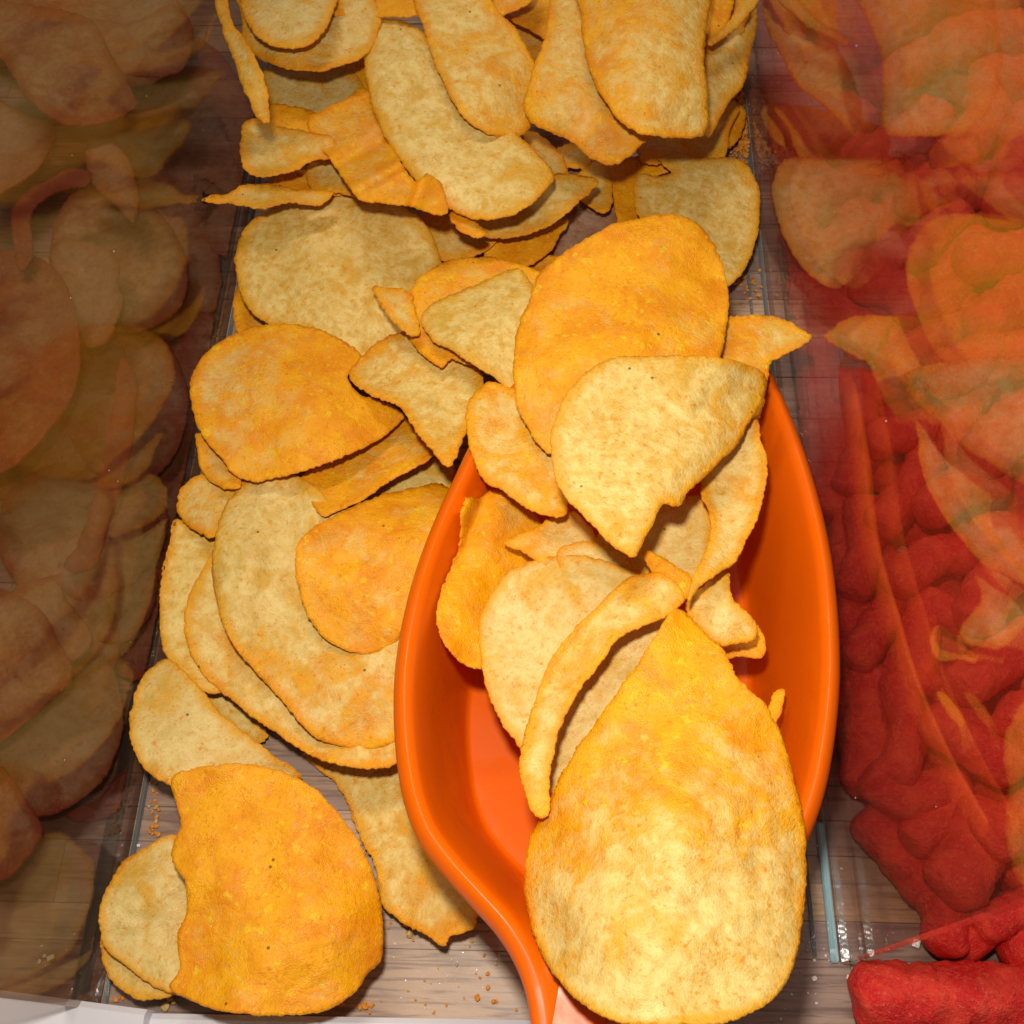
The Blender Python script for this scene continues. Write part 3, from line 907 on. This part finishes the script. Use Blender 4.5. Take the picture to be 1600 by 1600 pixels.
sc('large pale pinkish chip lying in the scoop, left of the big front chip', [(749, 978), (764, 934), (797, 892), (850, 872), (910, 869), (965, 884), (1010, 905), (1055, 940), (1060, 985), (1010, 1060), (950, 1140), (900, 1210), (860, 1245), (835, 1215), (812, 1170), (787, 1132), (764, 1088), (752, 1032)], 43, g=(2, 0), p=-0.02, bend=((45, 1.0),), drop=((830, 960, -140, 4),))
sc('small orange flap of chip at the bottom right of the chips in the scoop', [(1122, 1000), (1150, 990), (1180, 975), (1196, 1008), (1190, 1028), (1170, 1027), (1150, 1024), (1132, 1030)], 39, p=1.0)
sc('short orange stub of chip sticking out right of the big front chip', [(1195, 1150), (1200, 1110), (1209, 1084), (1226, 1079), (1221, 1108), (1212, 1135), (1215, 1170)], 44, p=1.0)
sc('small pale chip with an upturned lip at the right in the scoop', [(1070, 945), (1100, 915), (1137, 893), (1143, 932), (1165, 955), (1182, 976), (1176, 1001), (1150, 1005), (1128, 1009), (1094, 984)], 48, g=(0, -1), p=0.1, pg=(0, .2))
sc('tall narrow chip with orange edge along the right side of the scoop', [(1176, 655), (1190, 690), (1199, 727), (1196, 760), (1190, 790), (1178, 822), (1165, 847), (1148, 878), (1120, 898), (1094, 917), (1074, 942), (1082, 905), (1098, 870), (1110, 836), (1108, 800), (1095, 765), (1110, 700)], 53, g=(0, 2), p=0.30, bend=((0, 6.0),))
sc('small triangular orange chip at the very centre of the scoop heap', [(1004, 858), (1037, 874), (1075, 899), (1083, 916), (1068, 938), (1052, 925), (1034, 904), (1012, 886)], 53, p=0.9)
sc('dark ochre chip hanging over the upper left rim of the scoop', [(728, 660), (732, 630), (745, 610), (766, 598), (801, 608), (850, 640), (880, 720), (886, 799), (862, 806), (820, 793), (790, 770), (757, 750), (737, 710)], 46, g=(1, 2), p=0.45, pg=(0.1, -0.1), rag=1.3, wav=1.3)
sc('ochre chip with a pointed tip touching the right divider', [(1100, 520), (1136, 497), (1160, 494), (1184, 493), (1210, 497), (1235, 505), (1256, 517), (1268, 527), (1250, 542), (1221, 557), (1204, 567), (1198, 600), (1180, 660), (1120, 660), (1090, 600)], 46, g=(0, 0), p=0.62, pg=(-0.2, 0), rag=1.5, wav=1.2)
sc('large smooth bright orange chip at the head of the scoop', [(833, 452), (846, 424), (875, 400), (908, 378), (945, 357), (985, 345), (1035, 336), (1072, 340), (1102, 362), (1122, 396), (1135, 446), (1136, 495), (1130, 535), (1118, 575), (1050, 640), (950, 700), (866, 712), (842, 694), (822, 664), (808, 632), (803, 595), (805, 545), (812, 500), (826, 475)], 58, g=(0, -0.5), p=0.95, pg=(0.0, -0.15), bend=((0, -1.4), (90, -1.2)), wav=1.1, folds=((960, 470, 70, 40, -1.5), (1040, 420, 20, 40, 1.2)))
sc('pale peppered chip lying on top of the bright orange chip in the scoop', [(861, 690), (869, 652), (891, 608), (925, 575), (965, 558), (1011, 557), (1075, 556), (1131, 560), (1172, 570), (1196, 590), (1192, 618), (1173, 656), (1150, 696), (1112, 734), (1075, 768), (1060, 790), (1034, 790), (1018, 822), (1002, 852), (988, 869), (955, 851), (917, 811), (880, 772), (866, 735)], 68, g=(-0.5, 1.0), p=0.03, pg=(0.38, 0.22), bend=((40, -0.9),), folds=((1060, 680, 55, 40, -1.6),), drop=((1060, 660, 20, 7.5), (950, 790, 100, 4)))
sc('curled yellow green chip strip arching over the pale chip in the scoop', [(1071, 933), (1052, 908), (1022, 894), (977, 907), (932, 949), (895, 986), (860, 1033), (830, 1112), (812, 1185), (816, 1228), (838, 1276), (856, 1274), (860, 1205), (874, 1140), (902, 1084), (937, 1037), (972, 994), (1022, 972), (1058, 951)], 58, g=(0, 0), p=0.30, bend=((35, -1.2),), folds=((880, 1040, 35, 28, -3.0),), wav=.6)
sc('giant front chip, orange at its narrow top and pale at its wide end', [(1052, 952), (1075, 962), (1096, 985), (1130, 1018), (1152, 1058), (1195, 1102), (1222, 1155), (1240, 1220), (1255, 1278), (1259, 1345), (1255, 1430), (1244, 1492), (1222, 1542), (1186, 1577), (1130, 1597), (1060, 1602), (985, 1600), (928, 1580), (880, 1540), (846, 1490), (826, 1430), (820, 1372), (828, 1310), (852, 1268), (880, 1205), (930, 1130), (988, 1050), (1030, 985)], 70, g=(0, 1.5), p=0.48, pg=(-0.12, -0.68), bend=((0, -2.2),), folds=((1010, 1150, 25, 45, -1.6),), wav=1.0, drop=((990, 1150, -170, 4.5),))
# --- left lane, seen through the divider
lf('big flat tan paprika chip underneath, mid height at the left picture edge', [(-80, 480), (60, 440), (160, 480), (200, 600), (150, 720), (20, 780), (-80, 700)], 5, p=0.2)
lf('dusky paprika chip in the deepest shade below the curled strip', [(20, 760), (120, 720), (220, 760), (250, 850), (180, 930), (60, 940), (0, 860)], 4, p=0.4)
lf('reddish chip on the board under the pale pinkish one', [(0, 940), (90, 900), (180, 960), (170, 1060), (60, 1120), (-40, 1060)], 3, p=0.5)
lf('wide brown paprika chip at the top left corner, underneath', [(-60, -60), (120, -80), (260, -20), (300, 60), (240, 130), (100, 120), (-40, 60)], 10, p=0.4)
lf('shadowed chip between the pale triangle and the divider, far part of the dark lane', [(180, 130), (280, 120), (370, 180), (380, 290), (320, 380), (230, 360), (180, 260)], 7, p=0.3)
lf('brown paprika chip below the far shadowed chip', [(120, 300), (230, 320), (290, 400), (280, 480), (200, 520), (100, 470), (80, 380)], 10, p=0.25)
lf('rust coloured chip close to the divider foot at mid height', [(262, 352), (320, 368), (346, 425), (342, 480), (305, 488), (272, 455), (255, 400)], 5, p=0.1)
lf('small dark red chip at the foot of the dark heap', [(100, 1268), (150, 1250), (188, 1208), (222, 1198), (228, 1228), (182, 1268), (125, 1285)], 3, p=0.9)
lf('narrow chip below the orange brown fan in the dark lane', [(115, 936), (131, 980), (165, 1005), (200, 1000), (235, 960), (246, 900), (215, 905), (160, 935)], 8, p=0.25)
lf('fan shaped brown chip crossing towards the divider', [(85, 905), (115, 935), (160, 943), (215, 915), (250, 866), (262, 800), (210, 765), (130, 795), (95, 855)], 12, p=0.45)
lf('small pale three-cornered chip in the dark lane', [(25, 945), (80, 908), (112, 948), (142, 988), (130, 1022), (92, 1032), (60, 992)], 13, p=-0.3)
lf('orange brown chip at the left picture edge near the bottom', [(-60, 1180), (0, 1195), (52, 1268), (66, 1300), (42, 1340), (0, 1376), (-60, 1340)], 10, p=0.3)
lf('large pale pinkish oval chip low in the dark lane', [(-50, 1180), (30, 1140), (100, 1080), (145, 1040), (168, 1036), (186, 1070), (194, 1120), (182, 1178), (150, 1230), (102, 1264), (50, 1276), (0, 1256)], 15, p=0.0, pg=(-0.2, 0.3))
lf('orange brown chip above the pale pinkish oval', [(-60, 920), (20, 928), (62, 952), (96, 1010), (112, 1058), (62, 1110), (0, 1160), (-60, 1180)], 19, p=0.4)
lf('amber chip leaning at the divider, right of the big red chip', [(165, 502), (230, 512), (270, 552), (292, 610), (286, 680), (252, 738), (210, 760), (152, 740), (112, 690), (105, 640), (132, 560)], 15, p=0.35)
lf('dark red curled strip running down between the heaps', [(188, 560), (214, 598), (206, 700), (172, 818), (152, 880), (118, 896), (100, 882), (122, 850), (150, 760), (174, 655)], 24, p=0.8, bend=((0, -8),))
lf('large red brown chip at the left picture edge, mid height', [(-80, 420), (0, 392), (60, 402), (100, 440), (122, 510), (123, 580), (102, 640), (52, 700), (0, 738), (-80, 720)], 27, p=0.75)
lf('grey green chip at the left picture edge, upper part', [(-40, 150), (40, 180), (85, 196), (70, 250), (22, 292), (-40, 310)], 16, p=-0.4)
lf('pale olive chip in a hollow of the dark heap', [(100, 372), (178, 396), (186, 450), (191, 480), (166, 534), (132, 541), (110, 500), (86, 440), (78, 400)], 20, p=-0.4)
lf('bent pale sliver of chip below the top left chips', [(140, 215), (192, 238), (216, 300), (208, 348), (182, 322), (140, 280)], 24, p=-0.1)
lf('thin red hooked strip of chip, upper left', [(18, 352), (24, 320), (58, 290), (110, 264), (142, 270), (136, 291), (92, 300), (54, 326), (48, 352), (52, 400), (30, 422)], 30, p=0.9)
lf('orange brown rounded chip, upper left, topmost of its heap', [(-60, 60), (0, 90), (42, 152), (90, 190), (142, 196), (190, 182), (214, 162), (172, 82), (140, 30), (60, 10), (-60, 0)], 32, p=0.45)
lf('tan chip with a straight upper side near the top of the dark lane', [(140, 33), (200, 38), (270, 8), (302, 50), (282, 110), (232, 121), (182, 110)], 30, p=0.1)
lf('dark chip lying low beside the foot of the divider, halfway up', [(205, 800), (262, 760), (300, 640), (312, 600), (300, 720), (285, 800), (255, 900), (238, 960), (210, 940)], 3, p=0.3)  # from here on: chips added to darken the shaded, reflecting divider foot
lf('dark chip wedged along the divider foot near the top of the dark lane', [(300, 60), (350, 90), (398, 180), (402, 260), (385, 300), (340, 240), (290, 140)], 4, p=0.6)
lf('dark brown chip along the divider foot above the rust coloured one', [(290, 250), (350, 270), (385, 320), (370, 400), (330, 390), (280, 330)], 3, p=0.5)
lf('dark chip along the divider foot below the rust coloured one', [(230, 470), (290, 480), (345, 500), (350, 570), (320, 640), (270, 600), (220, 540)], 3, p=0.5)
lf('dark chip in the shade under the dark red curled strip', [(160, 640), (240, 660), (300, 640), (290, 740), (250, 800), (180, 780)], 5, p=0.5)
lf('dark chip under the fan shaped chip at the divider foot', [(180, 900), (240, 880), (272, 900), (255, 990), (220, 1060), (170, 1040)], 3, p=0.6)


# ------------------------------------------------------------------ red puffs in the right lane
puff_no = 0


def puff(label, spine, r, z, dz=0.0, knob=1.0):
    """spine: points along the puff, r: radius in the same picture units, z: height of the axis in mm"""
    global puff_no
    puff_no += 1
    seed = puff_no * 7.3
    sp = catmull_open(spine, 9)
    n = len(sp)
    uu, vv = sp.mean(0)
    zz = [z + dz * (i / (n - 1) - 0.5) for i in range(n)]
    # keep it on the far side of the divider and above the board
    pts = [at(a, b, q) for (a, b), q in zip(sp, zz)]
    rr = r / 1650 * (pts[n // 2] - Vector((0, 0, H))).length
    if z < rr * 1000 * 0.9:
        pts = [at(a, b, max(q, rr * 1000 * 0.95)) for (a, b), q in zip(sp, zz)]
    lim = XR + WALL_T + rr * 1.12
    sh = max(lim - p.x for p in pts)
    inwall = vv < 1400
    if inwall and sh > 0 and not getattr(puff, 'free', False):
        pts = [p + Vector((sh if sh < 0.004 else 0.004, 0, 0)) for p in pts]
        while True:
            bad = max(lim - p.x for p in pts)
            if bad <= 0 or z <= rr * 1000: break
            z -= 1
            zz = [q - 1 for q in zz]
            pts = [at(a, b, max(q, rr * 1000 * 0.95)) for (a, b), q in zip(sp, zz)]
        bad = max(lim - p.x for p in pts)
        if bad > 0: pts = [p + Vector((bad, 0, 0)) for p in pts]
    cen = sum(pts, Vector()) / n
    K = 26
    # extend with rounded ends
    P = [pts[0]] * 4 + pts + [pts[-1]] * 4
    d0 = (pts[0] - pts[1]).normalized(); d1 = (pts[-1] - pts[-2]).normalized()
    R = []
    Q = []
    for k in range(4):
        a = math.radians(90 - 22 * k)
        Q.append(pts[0] + d0 * rr * 0.62 * math.sin(a)); R.append(rr * max(0.06, math.cos(a)) ** 0.7)
    for p in pts: Q.append(p); R.append(rr)
    for k in range(4):
        a = math.radians(90 - 22 * (3 - k))
        Q.append(pts[-1] + d1 * rr * 0.62 * math.sin(a)); R.append(rr * max(0.06, math.cos(a)) ** 0.7)
    # denser along the length
    Qd, Rd = [], []
    for i in range(len(Q) - 1):
        for t in (0, .5):
            Qd.append(Q[i].lerp(Q[i + 1], t)); Rd.append(R[i] + (R[i + 1] - R[i]) * t)
    Qd.append(Q[-1]); Rd.append(R[-1])
    verts, F_ = [], []
    m = len(Qd)
    for i in range(m):
        tn = (Qd[min(i + 1, m - 1)] - Qd[max(i - 1, 0)]).normalized()
        a = tn.cross(Vector((0, 0, 1))).normalized()
        b = a.cross(tn).normalized()
        for k in range(K):
            th = 2 * math.pi * k / K
            dr = a * math.cos(th) + b * math.sin(th)
            p = Qd[i] + dr * Rd[i]
            q = p * 90 + Vector((seed, 0, 0))
            s = 1 + 0.10 * knob * noise.noise(q * 0.8) + 0.16 * knob * noise.noise(q * 2.4) + 0.09 * noise.noise(q * 7) + 0.05 * noise.noise(q * 18)
            verts.append(tuple(Qd[i] + dr * Rd[i] * s + tn * rr * 0.15 * noise.noise(q * 1.7) - cen))
    for i in range(m - 1):
        for k in range(K):
            F_.append((i * K + k, i * K + (k + 1) % K, (i + 1) * K + (k + 1) % K, (i + 1) * K + k))
    F_.append(tuple(range(K))[::-1])
    F_.append(tuple((m - 1) * K + k for k in range(K)))
    me = bpy.data.meshes.new('cheese_puff')
    me.from_pydata(verts, [], F_); me.update(); smooth(me)
    o = link('cheese_puff', me, MAT['puff'], None, cen)
    tag(o, label, 'puff', 'red puffs in the right lane')
    return o


puff('thick red puff lying clear of the divider in the bottom right corner', [(1362, 1556), (1450, 1560), (1540, 1556), (1660, 1572)], 44, 9)
puff('stubby red puff poking out under the slanting front edge of the right divider', [(1480, 1400), (1482, 1440), (1478, 1470)], 32, 9, knob=.8)
puff('red puff reaching out from under the divider edge to the right picture side', [(1538, 1446), (1590, 1424), (1680, 1392)], 26, 12)
puff('lumpy red puff just above the corner puff, at the right picture side', [(1588, 1480), (1640, 1470), (1700, 1480)], 36, 8)
puff('long diagonal red puff nearest to the foot of the right divider', [(1330, 1285), (1390, 1345), (1430, 1395), (1490, 1465)], 38, 10)
puff('upright red puff above the diagonal one, close to the scoop rim', [(1335, 1060), (1330, 1140), (1338, 1220)], 38, 9)
puff('short red puff right of the dark hollow near the bottom', [(1430, 1310), (1465, 1285), (1490, 1250)], 29, 14)
puff('plump dark red puff left of the reflected scoop tip', [(1490, 1380), (1520, 1330), (1540, 1280)], 42, 17)
puff('flat lying red puff across the lane above the dark hollow', [(1370, 1215), (1420, 1250), (1490, 1230)], 34, 14)
# the heap further back: laid out by hand-picked rows, labels say where each one lies
rows = [
    ('level with the lowest white specks', [((1560, 1300), (1640, 1260), 52, 18, 'straight'), ((1545, 1180), (1500, 1100), 44, 16, 'tilted')]),
    ('level with the wide end of the giant chip', [((1400, 1190), (1400, 1090), 40, 14, 'upright'), ((1480, 1140), (1560, 1190), 44, 20, 'tilted'), ((1600, 1130), (1680, 1180), 50, 22, 'plump')]),
    ('level with the narrow top of the giant chip', [((1350, 1010), (1400, 930), 40, 12, 'tilted'), ((1440, 1050), (1450, 960), 42, 16, 'upright'), ((1520, 1060), (1590, 1010), 46, 24, 'short'), ((1640, 1060), (1650, 960), 46, 24, 'upright')]),
    ('level with the triangular orange chip', [((1335, 900), (1345, 810), 38, 10, 'upright'), ((1420, 900), (1500, 870), 44, 20, 'lying'), ((1540, 950), (1600, 880), 48, 26, 'plump'), ((1480, 960), (1540, 1000), 38, 18, 'stubby')]),
    ('level with the pale peppered chip', [((1330, 740), (1340, 650), 38, 9, 'upright'), ((1390, 800), (1440, 730), 42, 16, 'tilted'), ((1470, 790), (1540, 760), 44, 22, 'lying'), ((1560, 830), (1650, 800), 48, 28, 'thick')]),
    ('level with the tip of the ochre chip', [((1330, 600), (1400, 590), 38, 10, 'lying'), ((1390, 680), (1480, 650), 42, 18, 'long'), ((1500, 690), (1520, 620), 40, 22, 'short'), ((1560, 700), (1660, 650), 52, 30, 'thick'), ((1420, 560), (1500, 500), 44, 20, 'tilted')]),
    ('level with the bright orange chip', [((1290, 480), (1350, 520), 40, 9, 'short'), ((1360, 450), (1420, 480), 42, 14, 'stubby'), ((1500, 580), (1620, 560), 50, 30, 'long'), ((1480, 470), (1520, 400), 44, 22, 'tilted'), ((1560, 500), (1660, 470), 50, 32, 'thick')]),
    ('level with the notched pale chip', [((1270, 400), (1330, 370), 40, 9, 'short'), ((1390, 400), (1470, 350), 42, 16, 'tilted'), ((1540, 400), (1640, 380), 50, 32, 'lying'), ((1290, 300), (1370, 280), 40, 10, 'lying'), ((1440, 300), (1520, 290), 44, 20, 'plump'), ((1580, 300), (1600, 210), 48, 30, 'upright')]),
    ('level with the rolled chip', [((1260, 220), (1330, 190), 38, 9, 'short'), ((1370, 240), (1450, 200), 42, 14, 'tilted'), ((1500, 230), (1540, 140), 46, 22, 'upright'), ((1400, 130), (1460, 90), 42, 14, 'stubby')]),
    ('along the top picture edge', [((1280, 110), (1300, 40), 40, 9, 'upright'), ((1360, 60), (1440, 10), 42, 14, 'tilted'), ((1500, 70), (1590, 60), 46, 22, 'lying'), ((1600, 130), (1680, 120), 48, 28, 'thick'), ((1540, 0), (1640, -30), 46, 26, 'long'), ((1440, -30), (1350, -50), 42, 14, 'long')]),
]
rq = random.Random(11)
for where, items in rows:
    items = sorted(items, key=lambda it: (it[0][0] + it[1][0]))
    for i, (a, b, r, z, look) in enumerate(items):
        mx, my = (a[0] + b[0]) / 2, (a[1] + b[1]) / 2
        nx, ny = -(b[1] - a[1]), b[0] - a[0]
        k = rq.uniform(-0.22, 0.22)
        side = 'nearest the divider' if i == 0 else 'farthest right' if i == len(items) - 1 else ('second from the divider', 'third from the divider', 'fourth from the divider', 'fifth from the divider')[i - 1]
        a2 = (a[0] + (a[0] - mx) * 0.45, a[1] + (a[1] - my) * 0.45); b2 = (b[0] + (b[0] - mx) * 0.45, b[1] + (b[1] - my) * 0.45)
        puff('%s red puff %s, %s' % (look, side, where), [a2, (mx + nx * k, my + ny * k), b2], r * 0.70, z + 3)
# low ones that close the gaps of the heap
fl = []
for j, v in enumerate(range(-20, 1360, 86)):
    for i, u in enumerate((1225, 1300, 1400, 1500, 1600, 1690)):
        if v > 1180 and i < 2: continue
        if v > 1290 and i < 3: continue
        uu = u + rq.uniform(-25, 25); v2 = v + rq.uniform(-25, 25); an = rq.uniform(0.2, 1.3) if rq.random() < 0.7 else rq.uniform(0, 6.28)
        if i == 1 and v > 500: continue
        if uu < 1215 + 0.107 * v2 or i == 0: uu = 1215 + 0.107 * v2; an = math.pi / 2 + rq.uniform(-0.2, 0.2)
        L = rq.uniform(45, 80)
        fl.append(([(uu - L * math.cos(an), v2 - L * math.sin(an)), (uu, v2), (uu + L * math.cos(an), v2 + L * math.sin(an))], rq.uniform(26, 33), 7))
for s_, r_, z_ in fl:
    puff('red puff in the bottom layer of the heap, mostly covered by others', s_, r_, z_).__setitem__('group', 'covered red puffs at the bottom of the right lane')

# ------------------------------------------------------------------ crumbs and salt
def crumbs(name, label, spots, mat, kind='stuff', cat='crumbs'):
    """spots: (u, v, spread_u, spread_v, count, size_mm, z_mm)"""
    rr = random.Random(len(name) + len(spots))
    bm = bmesh.new()
    base = None
    for (u, v, su, sv, n, size, z0) in spots:
        for _ in range(n):
            p = at(u + rr.gauss(0, su), v + rr.gauss(0, sv), z0 + rr.random() * size * 0.3)
            if base is None: base = p.copy()
            if abs(p.x - XR) < 0.0015 and p.y > 0.022: p.x = XR - 0.002
            if abs(p.x - XL) < 0.0015: p.x = XL + 0.002
            sz = size / 1000 * rr.uniform(0.45, 1.3)
            r = bmesh.ops.create_cube(bm, size=1) if cat == 'salt' else bmesh.ops.create_icosphere(bm, subdivisions=1, radius=0.55)
            rot = Matrix.Rotation(rr.random() * 6.28, 4, 'Z') @ Matrix.Rotation(rr.uniform(-.5, .5), 4, 'X')
            fl_ = (1, rr.uniform(0.6, 1.0), rr.uniform(0.3, 0.6))
            for w in r['verts']:
                c = w.co.copy()
                if cat != 'salt':
                    c *= 1 + rr.uniform(-0.3, 0.3)
                c = Vector((c.x * fl_[0], c.y * fl_[1], c.z * fl_[2]))
                w.co = (rot @ c) * sz + p + Vector((0, 0, sz * 0.25)) - base
    me = bpy.data.meshes.new(name); bm.to_mesh(me); bm.free()
    o = link(name, me, MAT[mat], None, base)
    tag(o, label, cat, kind=kind)
    return o


crumbs('orange_crumbs', 'orange seasoning crumbs scattered on the board and along the divider feet',
       [(1152, 185, 9, 26, 260, 2.0, 1.0), (1162, 215, 7, 24, 160, 1.3, 0.6), (1150, 235, 20, 8, 60, 0.8, 0.2), (1170, 440, 8, 14, 10, 1.3, 0.2), (1165, 470, 12, 22, 18, 1.0, 0.2),
        (243, 1290, 6, 14, 16, 1.1, 0.2), (238, 1240, 5, 18, 10, 1.0, 0.2), (560, 1572, 14, 5, 9, 1.6, 0.2), (620, 1450, 20, 10, 6, 1.3, 0.2), (770, 1560, 16, 26, 7, 1.4, 0.2),
        (720, 1490, 50, 30, 6, 0.8, 0.1), (660, 1560, 60, 20, 14, 0.7, 0.1), (380, 485, 8, 20, 30, 2.0, 0.5), (930, 255, 20, 14, 22, 1.2, 0.1), (200, 1560, 20, 6, 7, 1.1, 0.2)], 'crumb')
crumbs('pale_crumbs', 'pale flakes of broken chip on the board at the bottom',
       [(275, 1568, 12, 5, 3, 2.6, 0.2), (650, 1460, 20, 8, 3, 1.6, 0.2), (750, 1478, 40, 30, 6, 1.2, 0.2), (238, 1262, 4, 10, 3, 1.6, 0.2), (372, 520, 6, 6, 8, 1.6, 0.2), (1160, 440, 14, 10, 5, 1.5, 0.1),
        (1250, 1440, 12, 50, 10, 0.8, 0.1), (1120, 480, 30, 20, 10, 0.8, 0.1)], 'crumb_pale')
crumbs('salt_grains', 'tiny shiny salt grains on the board near the right divider corner',
       [(1430, 1475, 2, 2, 1, 1.4, 0.1), (1272, 1530, 3, 3, 2, 1.0, 0.1), (1320, 1529, 3, 3, 1, 1.0, 0.1), (1240, 1560, 30, 20, 8, 0.5, 0.1), (1285, 1460, 14, 30, 5, 0.5, 0.1),
        (1262, 1480, 6, 12, 3, 0.6, 0.2), (700, 1520, 70, 40, 30, 0.35, 0.05), (90, 1500, 60, 35, 5, 0.6, 0.1), (180, 1320, 14, 60, 8, 0.7, 0.1), (1320, 1350, 15, 40, 5, 0.5, 0.1),
        (70, 1500, 8, 4, 3, 1.6, 0.1)], 'salt', cat='salt')
